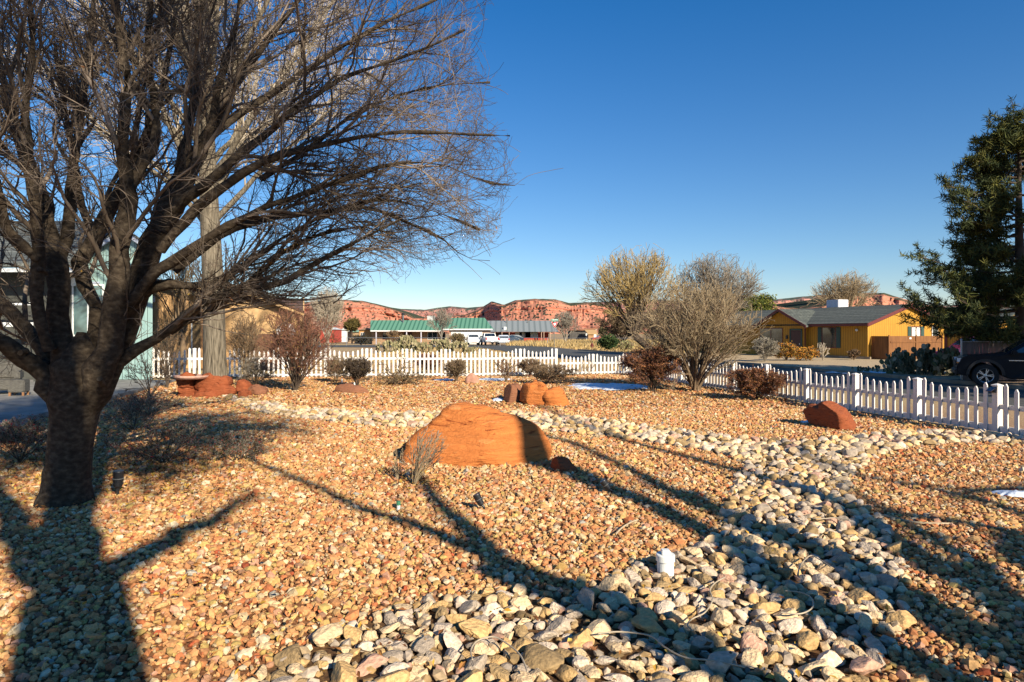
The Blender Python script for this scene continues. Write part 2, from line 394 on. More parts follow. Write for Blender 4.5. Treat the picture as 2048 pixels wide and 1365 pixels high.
# ------------------------------------------------------------------ snow patches
m_snow, nt, b = newmat('old_snow'); b.inputs['Base Color'].default_value = (0.78, 0.82, 0.9, 1); b.inputs['Roughness'].default_value = 0.6
n = N(nt, 'ShaderNodeTexNoise'); n.inputs['Scale'].default_value = 9; n.inputs['Detail'].default_value = 8
nt.links.new(coords(nt), n.inputs['Vector']); bump(nt, b, n.outputs['Fac'], 0.8, 0.04)
nt.links.new(ramp(nt, n.outputs['Fac'], [(0.3, (0.62, 0.68, 0.78)), (0.6, (0.85, 0.88, 0.93))]), b.inputs['Base Color'])
def snow(px, py, wpx, hpx, label, seed):
    c = G(px, py); a = wpx*c.y/F/2; top = G(px, py-hpx/2).y; bot = G(px, py+hpx/2).y; bb = (top-bot)/2
    r = random.Random(seed); V = [(0, 0, 0.05)]; Fc = []; K = 48; R = 9
    for j in range(1, R+1):
        for k in range(K):
            t = 2*PI*k/K; e = 1 + 0.35*noise.noise(Vector((math.cos(t)*1.5+seed, math.sin(t)*1.5, 0))) + 0.22*noise.noise(Vector((math.cos(t)*5, math.sin(t)*5+seed, 0)))
            q = j/R; x = a*e*q*math.cos(t); y = bb*e*q*math.sin(t)
            V.append((x, y, 0.035*(1-q**4) + 0.03*noise.noise(Vector((x*4, y*4, seed))) - 0.012*(q > .99)))
    for k in range(K): Fc.append((0, 1+k, 1+(k+1) % K))
    for j in range(R-1):
        for k in range(K): Fc.append((1+j*K+k, 1+(j+1)*K+k, 1+(j+1)*K+(k+1) % K, 1+j*K+(k+1) % K))
    me = bpy.data.meshes.new('snow'); me.from_pydata(V, [], Fc); me.polygons.foreach_set('use_smooth', [True]*len(Fc)); me.update()
    o = link('snow_patch', me, m_snow, loc=(c.x, c.y, 0.035 + float(hgt(c.x, c.y))))
    tag(o, label, 'snow', 'leftover patches of snow'); return o
snow(1212, 775, 165, 13, 'large white snow patch beside the red brown bush by the back fence', 1)
snow(1640, 849, 62, 10, 'small bluish snow patch in the shade left of the flat topped red boulder', 2)
snow(995, 803, 26, 5, 'sliver of snow left of the trio of red boulders', 3)
snow(886, 763, 40, 4, 'thin snow strip left of the small bush by the back fence', 4)
snow(985, 761, 70, 4, 'thin snow strip behind the pink upright stone', 5)
snow(2032, 994, 90, 14, 'snow patch in shadow on gravel at the right edge of the photo', 6)
o = snow(1725, 747, 130, 5, 'long narrow blue snow strip along the far road kerb', 8)

# ------------------------------------------------------------------ distant mesas
sky_line = [(-1500, 640), (-400, 628), (0, 615), (300, 610), (560, 606), (610, 605), (650, 603), (690, 599), (725, 600), (760, 607), (800, 618), (850, 620), (875, 616), (900, 613), (935, 616), (958, 612), (983, 602), (1010, 609), (1030, 600), (1070, 597), (1110, 598), (1140, 606), (1170, 604), (1200, 601), (1300, 600), (1400, 603), (1490, 604), (1545, 600), (1600, 594), (1700, 585), (1768, 584), (1792, 592), (1830, 603), (1870, 609), (1960, 612), (2048, 613), (2400, 620), (3600, 640)]
slx = np.array([p[0] for p in sky_line], float); sly = np.array([p[1] for p in sky_line], float)
def mesa(name, Y0, span, line, mat, seed, xr=(-500, 2800), step=3.0, base_py=668, notch=None, gul=1.0):
    pxs = np.arange(xr[0], xr[1], step); lx = np.array([p[0] for p in line], float); ly = np.array([p[1] for p in line], float)
    top = np.interp(pxs, lx, ly)
    rows = 84; t = np.linspace(0, 1, rows)
    # terraces: cliff bands and talus benches; depth share as function of height share
    prof_z = np.array([0, .10, .12, .22, .30, .33, .45, .50, .66, .70, .78, .86, .93, 1.0])
    prof_d = np.array([0, .16, .17, .30, .44, .45, .56, .58, .66, .70, .71, .78, .80, 1.0])
    V = np.zeros((rows+1, len(pxs), 3))
    for i, px in enumerate(pxs):
        H = (HY - top[i])
        ax = px*0.012
        for j in range(rows):
            zt = t[j]
            warp = 0.03*noise.noise(Vector((ax*1.3, zt*2, seed)))
            d = np.interp(np.clip(zt+warp, 0, 1), prof_z, prof_d)
            g = abs(noise.noise(Vector((ax*2.1+zt*.6, seed, zt*1.0))))*1.2 + 0.30*abs(noise.noise(Vector((ax*7, zt*2.5, seed+3)))) + 0.10*noise.noise(Vector((ax*24, zt*8, seed)))
            big = noise.noise(Vector((ax*0.8, 7, seed)))
            Y = Y0 + span*d + gul*(170*g*(1-0.4*zt) + 200*big)
            if notch is not None: Y += notch(px, zt)
            py = HY - H*zt*(1 + 0.0)
            if j == 0: py = base_py + 2
            p = P(px, py + (0.5*noise.noise(Vector((px*.11, 3, zt*9))) if j == rows-1 else 0), Y)
            V[j, i] = p
        V[rows, i] = V[rows-1, i] + np.array([0, 900, -6])
    nx_ = len(pxs); ii = np.arange(rows)[:, None]*nx_ + np.arange(nx_-1)[None]
    fc = np.stack((ii, ii+1, ii+nx_+1, ii+nx_), -1).reshape(-1, 4)
    hsh = np.concatenate((t, [1.2]))[:, None]*np.ones((1, nx_)); cc = np.repeat(hsh.reshape(-1, 1), 3, 1)
    o = link(name, np_mesh(name, V.reshape(-1, 3), fc, 4, False, cc), mat); o['kind'] = 'structure'; return o
def mesamat(name, reds, green, gtop, seed):
    m, nt, b = newmat(name); v = coords(nt)
    s = N(nt, 'ShaderNodeSeparateXYZ'); nt.links.new(v, s.inputs[0])
    n0 = N(nt, 'ShaderNodeTexNoise'); n0.inputs['Scale'].default_value = 0.0035; n0.inputs['Detail'].default_value = 5; nt.links.new(v, n0.inputs['Vector'])
    ma = N(nt, 'ShaderNodeMath', operation='MULTIPLY_ADD'); nt.links.new(n0.outputs['Fac'], ma.inputs[0]); ma.inputs[1].default_value = 60; nt.links.new(s.outputs[2], ma.inputs[2])
    cb = N(nt, 'ShaderNodeCombineXYZ'); nt.links.new(ma.outputs[0], cb.inputs[2])
    band = N(nt, 'ShaderNodeTexNoise'); band.inputs['Scale'].default_value = 0.06; band.inputs['Detail'].default_value = 6; band.inputs['Roughness'].default_value = 0.7; nt.links.new(cb.outputs[0], band.inputs['Vector'])
    c = ramp(nt, band.outputs['Fac'], [(0.30, reds[0]), (0.42, reds[1]), (0.5, reds[2]), (0.58, reds[1]), (0.66, reds[3])])
    # junipers: dots
    vo = N(nt, 'ShaderNodeTexVoronoi'); vo.inputs['Scale'].default_value = 0.067; nt.links.new(coords(nt, 'Object', (1, .35, 1)), vo.inputs['Vector'])
    n3 = N(nt, 'ShaderNodeTexNoise'); n3.inputs['Scale'].default_value = 0.006; n3.inputs['Detail'].default_value = 4; nt.links.new(v, n3.inputs['Vector'])
    # more junipers with height and on flat benches
    geo = N(nt, 'ShaderNodeNewGeometry'); sg = N(nt, 'ShaderNodeSeparateXYZ'); nt.links.new(geo.outputs['Normal'], sg.inputs[0])
    th = N(nt, 'ShaderNodeMath', operation='MULTIPLY'); nt.links.new(n3.outputs['Fac'], th.inputs[0]); th.inputs[1].default_value = 0.52
    th2 = N(nt, 'ShaderNodeMath', operation='MULTIPLY_ADD'); nt.links.new(sg.outputs[2], th2.inputs[0]); th2.inputs[1].default_value = 0.10; nt.links.new(th.outputs[0], th2.inputs[2])
    lt = N(nt, 'ShaderNodeMath', operation='LESS_THAN'); nt.links.new(vo.outputs['Distance'], lt.inputs[0]); nt.links.new(th2.outputs[0], lt.inputs[1])
    m1 = N(nt, 'ShaderNodeMix', data_type='RGBA'); nt.links.new(lt.outputs[0], m1.inputs[0]); nt.links.new(c, m1.inputs[6]); m1.inputs[7].default_value = (*green, 1)
    at = N(nt, 'ShaderNodeAttribute'); at.attribute_name = 'tone'; nn = N(nt, 'ShaderNodeTexNoise'); nn.inputs['Scale'].default_value = 0.012; nn.inputs['Detail'].default_value = 4; nt.links.new(v, nn.inputs['Vector'])
    sm = N(nt, 'ShaderNodeMath', operation='MULTIPLY_ADD'); nt.links.new(nn.outputs['Fac'], sm.inputs[0]); sm.inputs[1].default_value = 0.5; nt.links.new(at.outputs['Fac'], sm.inputs[2])
    hz = N(nt, 'ShaderNodeMapRange'); hz.inputs[1].default_value = gtop[0]; hz.inputs[2].default_value = gtop[1]; nt.links.new(sm.outputs[0], hz.inputs[0])
    m2 = N(nt, 'ShaderNodeMix', data_type='RGBA'); nt.links.new(hz.outputs[0], m2.inputs[0]); nt.links.new(m1.outputs[2], m2.inputs[6]); m2.inputs[7].default_value = (green[0]*1.3, green[1]*1.3, green[2]*1.2, 1)
    nt.links.new(m2.outputs[2], b.inputs['Base Color']); b.inputs['Roughness'].default_value = 1; b.inputs['Specular IOR Level'].default_value = 0.05
    bump(nt, b, band.outputs['Fac'], 0.6, 14.0)
    return m
REDS = [(0.27, 0.075, 0.045), (0.44, 0.14, 0.082), (0.55, 0.25, 0.16), (0.33, 0.09, 0.058)]
def notch(px, zt):
    a = max(0, min(1, (1003 - px)/34.0)); a2 = max(0, min(1, (905-px)/30.0))
    r = 520*a*(1-a2) if px > 870 else 0
    return r
front = [(-1500, 655), (-400, 645), (0, 630), (300, 618), (560, 608), (620, 604), (690, 600), (725, 602), (760, 610), (800, 624), (830, 636), (880, 634), (930, 630), (955, 621), (983, 603), (1008, 610), (1030, 601), (1070, 598), (1110, 599), (1140, 607), (1170, 606), (1210, 610), (1260, 622), (1400, 634), (1470, 625), (1545, 612), (1600, 618), (1640, 612), (1700, 590), (1768, 586), (1790, 593), (1830, 605), (1880, 616), (1960, 625), (2048, 640), (2400, 650), (3500, 655)]
mesa('mesa_hill', 2300, 800, front, mesamat('red_mesa', REDS, (0.05, 0.055, 0.035), (1.17, 1.24), 1), 1.0, notch=notch)
back = [(-1500, 640), (-400, 628), (0, 615), (300, 610), (560, 606), (650, 606), (760, 612), (800, 618), (850, 620), (875, 616), (900, 613), (935, 616), (980, 612), (1200, 604), (1300, 600), (1400, 603), (1490, 604), (1545, 600), (1600, 594), (1700, 586), (1768, 587), (1830, 606), (1870, 609), (1960, 612), (2048, 613), (2400, 620), (3600, 640)]
mesa('far_mesa_hill', 4300, 900, back, mesamat('hazed_red_mesa', [(c[0]*.72+.03, c[1]*.72+.04, c[2]*.72+.06) for c in REDS], (0.055, 0.07, 0.06), (1.16, 1.24), 2), 4.0, step=4)  # reds dulled and lifted toward blue: distance haze put into the colour
# ------------------------------------------------------------------ dry stream bed outline (survey pixels -> ground)
bed_px = [(430, 789), (480, 800), (560, 812), (640, 822), (700, 828), (800, 832), (900, 828), (1040, 826), (1150, 836), (1230, 846), (1300, 856), (1400, 869), (1500, 880), (1560, 885), (1660, 884), (1750, 874), (1850, 869), (1950, 871), (2048, 878), (2200, 890), (2200, 915), (2048, 894), (1960, 889), (1880, 893), (1800, 903), (1745, 918), (1722, 940), (1700, 962), (1703, 1000), (1740, 1030), (1775, 1060), (1795, 1110), (1812, 1170), (1815, 1220), (1795, 1265), (1780, 1310), (1740, 1365), (1700, 1460), (380, 1460), (500, 1365), (560, 1330), (640, 1295), (700, 1262), (780, 1232), (850, 1210), (930, 1195), (1000, 1188), (1060, 1185), (1140, 1182), (1200, 1170), (1250, 1145), (1300, 1125), (1350, 1112), (1405, 1100), (1440, 1066), (1452, 1030), (1465, 985), (1478, 950), (1490, 930), (1440, 908), (1380, 897), (1300, 888), (1200, 876), (1120, 868), (1040, 866), (960, 862), (880, 862), (800, 857), (700, 849), (620, 843), (560, 832), (510, 822), (470, 808)]
bed = [(G(x, y).x, G(x, y).y) for x, y in bed_px]
m_bed = nmat('bed_soil', [(0.045, 0.022, 0.010), (0.11, 0.055, 0.022), (0.20, 0.11, 0.04)], 35, 0.95, 0.6, 0.02)
sheet('stream_bed', bed, 0.009, m_bed, 3)

# exclusion discs for things standing on the gravel
def rgb(*c): return np.array(c, float)
gravel_pal = np.array([(0.58, 0.28, 0.13), (0.64, 0.33, 0.15), (0.68, 0.41, 0.19), (0.56, 0.23, 0.10), (0.50, 0.17, 0.075), (0.70, 0.52, 0.32), (0.76, 0.62, 0.45), (0.56, 0.36, 0.14), (0.36, 0.20, 0.13), (0.66, 0.36, 0.25), (0.42, 0.10, 0.045), (0.62, 0.44, 0.16), (0.45, 0.42, 0.38)])
gravel_w = np.array([.16, .18, .17, .09, .04, .12, .06, .06, .04, .05, .012, .05, .01]); gravel_w /= gravel_w.sum()
def gravel_cols(n, rng):
    c = gravel_pal[rng.choice(len(gravel_pal), n, p=gravel_w)] * rng.uniform(0.72, 1.12, (n, 1)); return np.clip(c*np.array([1.0, .95, .84]), 0.02, 0.9)
def scatter_grid(x0, x1, y0, y1, sp, rng, fan=None):
    X, Y = np.meshgrid(np.arange(x0, x1, sp), np.arange(y0, y1, sp)); X = X.ravel() + rng.uniform(-.55, .55, X.size)*sp; Y = Y.ravel() + rng.uniform(-.55, .55, Y.size)*sp
    if fan: k = (np.abs(X) < 0.80*Y + fan); X, Y = X[k], Y[k]
    return X, Y
oct_v = np.array([(1, 0, 0), (-1, 0, 0), (0, 1, 0), (0, -1, 0), (0, 0, .7), (0, 0, -.7)], float); oct_f = np.array([(0, 2, 4), (2, 1, 4), (1, 3, 4), (3, 0, 4), (2, 0, 5), (1, 2, 5), (3, 1, 5), (0, 3, 5)])
def jit(v, s, seed):
    r = np.random.default_rng(seed); return v * r.uniform(1-s, 1+s, (len(v), 1)) * np.array([1, r.uniform(.6, .9), r.uniform(.4, .65)])
near_var = [(jit(ICO[1][0], .12, k) * 1.0, ICO[1][1]) for k in range(10)]
near_var = [(stone_shape(1, 50+k, 7, 0.0, 0.55, (0.5, 0.85))[0]*1.15, ICO[1][1]) for k in range(14)]
def tet20():
    bm = bmesh.new(); bmesh.ops.create_icosphere(bm, subdivisions=1, radius=1); bm.free()
cube_v = np.array([(-1,-1,-1),(1,-1,-1),(1,1,-1),(-1,1,-1),(-1,-1,1),(1,-1,1),(1,1,1),(-1,1,1)], float)*0.72
cube_f = np.array([(0,3,2,1),(4,5,6,7),(0,1,5,4),(1,2,6,5),(2,3,7,6),(3,0,4,7)])
def cubevar(seed):
    r = np.random.default_rng(seed); v = cube_v.copy(); v[4:, :2] *= r.uniform(.5, .8); v += r.uniform(-.22, .22, v.shape); return v*np.array([1, .8, .55]), cube_f
mid_var = [cubevar(k) for k in range(14)]
far_var = [(jit(oct_v, .25, k), oct_f) for k in range(10)]
m_grav = tonemat('gravel_stone', 0.85, 60, 0.25, 0.004, 0.30)
yardp = [(p[0], p[1]) for p in yard]
patio_poly = [(-30, 10.0), (-9.6, 11.9), (-9.9, 12.4), (-11.0, 17.2), (-12.7, 24.6), (-30, 25)]
def gravel_mask(X, Y):
    return in_poly(X, Y, yardp) & ~in_poly(X, Y, bed) & ~in_poly(X, Y, patio_poly)
VS, FS = [], []
allparts = []
for (y0, y1, sp, var, smin, smax) in ((1.6, 8.2, 0.047, near_var, 0.018, 0.040), (8.2, 16.5, 0.060, mid_var, 0.026, 0.046), (16.5, 31, 0.085, far_var, 0.035, 0.060)):
    rng = np.random.default_rng(int(y0*10)); xr = 0.8*y1 + 1.5
    X, Y = scatter_grid(-xr-2, xr+2, y0, y1, sp, rng, 2.6); k = gravel_mask(X, Y); X, Y = X[k], Y[k]
    sz = rng.uniform(smin, smax, len(X)) * rng.choice([.62, .85, 1, 1, 1.2, 1.55], len(X), p=[.15, .25, .2, .2, .14, .06]); z = hgt(X, Y) + 0.006 + sz*0.22 + rng.uniform(-.004, .012, len(X))
    allparts.append((np.stack((X, Y, z), -1), sz, gravel_cols(len(X), rng), var, rng))
    if y0 < 9:   # finer chips worked in between the stones
        X, Y = scatter_grid(-xr, xr, y0, min(y1, 11), .06, rng, .8); k = gravel_mask(X, Y); X, Y = X[k], Y[k]; sz = rng.uniform(.009, .019, len(X))
        allparts.append((np.stack((X, Y, hgt(X, Y)+.012+rng.uniform(0, .02, len(X))), -1), sz, gravel_cols(len(X), rng)*.85, mid_var, rng))
# loose gravel is one mass of stones
def scatter_multi(name, parts, mat, tilt=0.45):
    V, L, S, C, base = [], [], [], [], 0
    for pos, size, cols, variants, rng in parts:
        k = rng.integers(0, len(variants), len(pos))
        for j, (sv, sf) in enumerate(variants):
            idx = np.where(k == j)[0]
            if len(idx) == 0: continue
            R = rotmats(len(idx), rng, tilt)
            w_ = np.einsum('nij,vj->nvi', R, sv)*size[idx][:, None, None] + pos[idx][:, None, :]; nv = len(sv)
            V.append(w_.reshape(-1, 3)); C.append(np.repeat(cols[idx], nv, axis=0))
            ff = (sf[None] + (base + np.arange(len(idx))*nv)[:, None, None]).reshape(-1, sf.shape[1]); L.append(ff.ravel()); S.append(np.full(len(ff), sf.shape[1])); base += nv*len(idx)
    me = np_mesh(name, np.concatenate(V), np.concatenate(L), colors=np.concatenate(C), sizes=np.concatenate(S))
    return link(name, me, mat)
tag(scatter_multi('gravel', allparts, m_grav), 'orange and tan crushed gravel covering the yard', 'gravel', kind='stuff')

# ------------------------------------------------------------------ river cobbles of the bed
cob_pal = {'cream': (0.74, 0.58, 0.35), 'grey': (0.46, 0.40, 0.31), 'tan': (0.62, 0.43, 0.19), 'pinkish': (0.64, 0.41, 0.29), 'olive brown': (0.38, 0.28, 0.14), 'pale grey': (0.66, 0.57, 0.44)}
cob_pal = {k_: (a_*1.04, b_*.94, c_*.90) for k_, (a_, b_, c_) in cob_pal.items()}; cob_names = list(cob_pal); cob_w = np.array([.32, .13, .20, .06, .10, .19])
rng = np.random.default_rng(91)
cobs = []; cell = {}
def bed_size(x, y):
    if y < 4.6: return rng.uniform(.045, .072) if rng.random() < .5 else rng.uniform(.06, .112)
    if y < 6.5: return rng.uniform(.04, .09)
    if y < 10: return rng.uniform(.045, .085)
    return rng.uniform(.06, .11)
xsb = [p[0] for p in bed]; ysb = [p[1] for p in bed]
pipe_pos = G(1331, 1150)
cy_ = 1.9 + (22 - 1.9)*rng.random(90000)**1.5; cx_ = rng.uniform(-1, 1, 90000)*(0.8*cy_+1.3); kk_ = in_poly(cx_, cy_, bed)
for x, y in zip(cx_[kk_].tolist(), cy_[kk_].tolist()):
    r = bed_size(x, y); cxk, cyk = int(x/.25), int(y/.25); ok = (x-pipe_pos.x)**2 + (y-pipe_pos.y)**2 > (0.10 + r)**2
    for a in (-1, 0, 1):
        for b_ in (-1, 0, 1):
            for (qx, qy, qr) in cell.get((cxk+a, cyk+b_), ()):
                if (qx-x)**2 + (qy-y)**2 < (0.80*(r+qr))**2: ok = False
    if ok: cell.setdefault((cxk, cyk), []).append((x, y, r)); cobs.append((x, y, r))
# line of larger flat stones along the channel edges
def seen(x, y): return y > 0.5 and abs(x)/y < 0.79 and HY + F*CAMH/y < 1400
order = sorted(range(len(cobs)), key=lambda i: (0 if seen(cobs[i][0], cobs[i][1]) else 1, -cobs[i][2]/cobs[i][1]))
big = order[:290]; rest = order[290:]
cob_mesh = []
for k in range(18):
    sv, sf = stone_shape(4, 200+k, 7 + (k*5) % 9, 0.09, (.42, .52, .64)[k % 3], (0.40, 0.85))
    cob_mesh.append(np_mesh('river_rock', sv*1.2, sf, 3, True))
m_cob = tonemat('river_rock', 0.8, 3.5, 0.6, 0.03, 0.32, use='obj')
for me in cob_mesh: me.materials.append(m_cob)
def place_name(x, y):
    px = CX + x*F/y; py = HY + F*CAMH/y
    if (x-pipe_pos.x)**2 + (y-pipe_pos.y)**2 < 0.45**2: return 'beside the white drain pipe'
    if py > 1290: return 'along the bottom edge'
    if py > 1170 and px < 1150: return 'at the near left end of the bed'
    if py > 1170: return 'between the pipe and the near right edge'
    if py > 1040: return 'in mid bed right of the pipe'
    return 'where the bed narrows toward the fence'
for n_, i in enumerate(big):
    x, y, r = cobs[i]; c = cob_names[rng.choice(6, p=cob_w)]
    o = bpy.data.objects.new('river_rock', cob_mesh[int(rng.integers(18))]); COL.objects.link(o)
    o.location = (x, y, hgt(x, y) + r*0.36 + rng.uniform(0, .02)); o.rotation_euler = (rng.normal(0, .25), rng.normal(0, .25), rng.uniform(0, 6.28))
    s = rng.uniform(0.85, 1.15); long_ = rng.uniform(0.9, 1.25); o.scale = (r*s*long_, r*s, r*rng.uniform(.75, 1.15))
    t = rng.uniform(.82, 1.15); o.color = (*[min(q*t, .85) for q in cob_pal[c]], 1)
    sw = 'long ' if long_ > 1.17 else ('big ' if r > .095 else ('small ' if r < .062 else ''))
    tag(o, f'{sw}{c} river rock lying {place_name(x, y)}', 'rock', 'river rocks in the dry stream bed')
ci = np.array([cobs[i] for i in rest]); cc = np.array([cob_pal[cob_names[q]] for q in rng.choice(6, len(ci), p=cob_w)])*rng.uniform(.8, 1.15, (len(ci), 1))
pos = np.stack((ci[:, 0], ci[:, 1], hgt(ci[:, 0], ci[:, 1]) + ci[:, 2]*.38 + rng.uniform(0, .02, len(ci))), -1)
cv = [stone_shape(3, 300+k, 8, 0.07, 0.62, (0.5, 0.9)) for k in range(10)]
# small stones filling the gaps
X, Y = scatter_grid(-16, 18, 1.9, 22, 0.085, rng, 1.5); k = in_poly(X, Y, bed); X, Y = X[k], Y[k]; sz = rng.uniform(.025, .05, len(X))
fc = np.array([cob_pal[cob_names[q]] for q in rng.choice(6, len(X), p=cob_w)])*rng.uniform(.5, 1.0, (len(X), 1))
m_cob2 = tonemat('river_rock_mass', 0.8, 25, 0.5, 0.01, 0.4)
allp = [(pos, ci[:, 2]*1.12, cc, cv, rng), (np.stack((X, Y, hgt(X, Y)+.012+sz*.3), -1), sz, fc, near_var, rng)]
o = scatter_multi('river_rocks', allp, m_cob2, 0.3)
tag(o, 'smaller river rocks and pebbles filling the dry stream bed', 'rocks', kind='stuff')

# ------------------------------------------------------------------ fallen leaves: small curled yellow and brown blades
def leaves(name, pts, label, seed, size=(.02, .04), pal=((0.55, 0.33, 0.05), (0.40, 0.20, 0.05), (0.24, 0.10, 0.035), (0.62, 0.42, 0.10))):
    r = np.random.default_rng(seed); n = len(pts); s = r.uniform(size[0], size[1], n)
    q = np.array([(-1, 0, 0), (0, -.45, .25), (1, 0, .15), (0, .45, .3)], float)
    R = rotmats(n, r, .5); V = np.einsum('nij,vj->nvi', R, q)*s[:, None, None] + pts[:, None, :]
    c = np.array(pal)[r.integers(0, len(pal), n)]*r.uniform(.7, 1.2, (n, 1))
    o = link(name, np_mesh(name, V.reshape(-1, 3), np.arange(n*4).reshape(-1, 4), 4, False, np.repeat(c, 4, 0)), tonemat('leaf_litter', .8, 40, 0, vary=.2))
    return tag(o, label, 'leaves', kind='stuff')
pl = []; pl2 = []
r_ = np.random.default_rng(5)
def clump(px, py, sx, sy, n):
    for _ in range(n):
        a, b_ = px + r_.normal(0, sx), py + r_.normal(0, sy)
        if b_ < 700 : continue
        g = G(a, b_); pl.append((g.x, g.y, float(hgt(g.x, g.y)) + .045 + r_.uniform(0, .02)))
clump(330, 940, 110, 40, 1500); clump(60, 940, 60, 30, 500); clump(250, 870, 100, 30, 700); clump(540, 790, 90, 12, 500); clump(700, 775, 120, 10, 900)
xx_ = r_.uniform(-6, 9, 9000); yy_ = r_.uniform(2.4, 13, 9000)
for a_, b2_ in zip(xx_, yy_):
    if noise.noise(Vector((a_*.8, b2_*.8, 4))) > -.05: pl2.append((a_, b2_, float(hgt(a_, b2_)) + .03 + r_.uniform(0, .02)))
clump(830, 965, 50, 14, 200); clump(1000, 790, 200, 12, 900); clump(1400, 780, 120, 10, 400); clump(300, 1150, 260, 120, 300)
for _ in range(700):
    i = r_.integers(len(cobs)); x, y, rr = cobs[i]
    if y < 9: pl.append((x + r_.normal(0, .1), y + r_.normal(0, .1), .05 + r_.uniform(0, .03)))
leaves('fallen_leaves', np.array(pl), 'dry yellow and brown leaves gathered around the shrubs and trunks', 3, (.012, .036), ((0.50, 0.27, 0.04), (0.30, 0.13, 0.035), (0.16, 0.06, 0.02), (0.24, 0.09, 0.03), (0.60, 0.38, 0.08)))

leaves('leaf_litter', np.array(pl2), 'small dark brown leaf fragments between the gravel stones', 4, (.008, .022), ((0.20, 0.075, 0.03), (0.13, 0.05, 0.02), (0.28, 0.12, 0.05), (0.34, 0.18, 0.06)))
# ------------------------------------------------------------------ red sandstone boulders
def redrock(name, c1, c2, c3, sc=1.0):
    m, nt, b = newmat(name); v = coords(nt, 'Object', (0.8, 0.8, 4.5))
    n1 = N(nt, 'ShaderNodeTexNoise'); n1.inputs['Scale'].default_value = 3.2*sc; n1.inputs['Detail'].default_value = 12; n1.inputs['Roughness'].default_value = .62; n1.inputs['Distortion'].default_value = 0.6; nt.links.new(v, n1.inputs['Vector'])
    n2 = N(nt, 'ShaderNodeTexNoise'); n2.inputs['Scale'].default_value = 26*sc; n2.inputs['Detail'].default_value = 6; nt.links.new(coords(nt), n2.inputs['Vector'])
    nt.links.new(ramp(nt, n1.outputs['Fac'], [(0.27, tuple(q*.6 for q in c1)), (0.33, c1), (0.40, c2), (0.58, c2), (0.72, c3)]), b.inputs['Base Color'])
    ad = N(nt, 'ShaderNodeMath', operation='MULTIPLY_ADD'); nt.links.new(n2.outputs['Fac'], ad.inputs[0]); ad.inputs[1].default_value = 0.14; nt.links.new(n1.outputs['Fac'], ad.inputs[2])
    bump(nt, b, ad.outputs[0], 1.0, 0.09/sc); b.inputs['Roughness'].default_value = 0.9; b.inputs['Specular IOR Level'].default_value = 0.15
    return m
m_red = redrock('orange_sandstone', (0.24, 0.05, 0.014), (0.58, 0.185, 0.050), (0.68, 0.28, 0.10))
m_red2 = redrock('rust_sandstone', (0.13, 0.03, 0.014), (0.31, 0.085, 0.034), (0.42, 0.15, 0.065), 2)
m_red3 = redrock('brown_sandstone', (0.13, 0.05, 0.028), (0.26, 0.11, 0.06), (0.34, 0.17, 0.10), 2)
def RK(label, outline, Y, depth, mat, group=None, **kw):
    return outline_rock('boulder', outline, Y, depth, mat, tag_=(label, 'boulder', group), **kw)
RK('huge orange sandstone slab boulder standing in the middle of the gravel', [(952 + (x-952)*1.08 - 4, y + (955-y)*.09) for x, y in [(798, 950), (805, 915), (815, 888), (845, 858), (872, 836), (895, 812), (918, 807), (945, 810), (978, 818), (1005, 828), (1040, 837), (1066, 850), (1088, 876), (1101, 905), (1103, 928), (1092, 945), (1075, 955), (960, 958), (880, 952)]], 8.95, 1.3, m_red, lean=0.45, seed=3, rough=0.04, strata=0.03, flatfront=0.7, sub=5, freq=1.6, cuts=0, faces=((-.25, -.85, .6, .72), (.45, -.8, .5, .74)))
RK('small dark rust rock in shadow at the right foot of the huge boulder', [(1092, 940), (1108, 920), (1130, 918), (1150, 932), (1164, 952), (1150, 960), (1100, 958)], 8.75, 0.40, m_red2, seed=4, sub=4, faces=((-.9, -.4, .2, .4), (.3, -.5, .8, .6)))
RK('dark red leaning boulder at the left of the trio', [(1005, 795), (1007, 778), (1020, 770), (1036, 778), (1046, 795), (1052, 812), (1030, 812), (1010, 808)], 17.6, 0.7, m_red3, 'trio of red boulders behind the stream bed', seed=5, sub=4, cuts=5, rough=.09, faces=((-.8, -.5, .25, .62),))
RK('small dark boulder tip between the leaning one and the round one of the trio', [(1018, 775), (1026, 767), (1040, 769), (1045, 780), (1038, 795), (1020, 792)], 18.3, 0.5, m_red3, 'trio of red boulders behind the stream bed', seed=6, sub=4, cuts=4, rough=.08)
RK('tall round orange boulder in the middle of the trio', [(1041, 790), (1044, 775), (1058, 766), (1075, 764), (1090, 770), (1101, 783), (1104, 802), (1096, 817), (1060, 815), (1048, 805)], 17.0, 1.1, m_red, 'trio of red boulders behind the stream bed', seed=7, sub=4, strata=.05, rough=.12, cuts=3, freq=1.8, faces=((-.85, -.45, .25, .66),))
RK('low orange boulder sloping down at the right of the trio', [(1086, 800), (1094, 784), (1110, 778), (1128, 778), (1138, 790), (1143, 803), (1138, 815), (1100, 820)], 16.9, 0.9, m_red, 'trio of red boulders behind the stream bed', seed=8, sub=4, rough=.11, cuts=3, freq=1.8, faces=((.3, -.5, .85, .70),))
RK('flat topped dark red boulder beside the white side fence', [(1641, 846), (1644, 831), (1653, 819), (1668, 811), (1690, 808), (1710, 809), (1722, 816), (1738, 833), (1750, 845), (1758, 858), (1746, 866), (1715, 868), (1670, 860), (1648, 856)], 12.6, 1.0, m_red2, seed=9, sub=5, rough=.15, strata=.06, lean=.1, flatfront=.1, cuts=5, freq=2.0, faces=((-.95, -.32, .05, .42), (.25, -.3, .9, .68), (.75, -.5, .5, .62)))
RK('pointed pinkish upright stone beside the small bush near the back fence', [(930, 772), (934, 752), (942, 745), (950, 750), (954, 772)], 24.5, 0.4, nmat('pink_stone', [(0.36, 0.17, 0.11), (0.50, 0.27, 0.19)], 8, .9, .5), seed=10, sub=4)
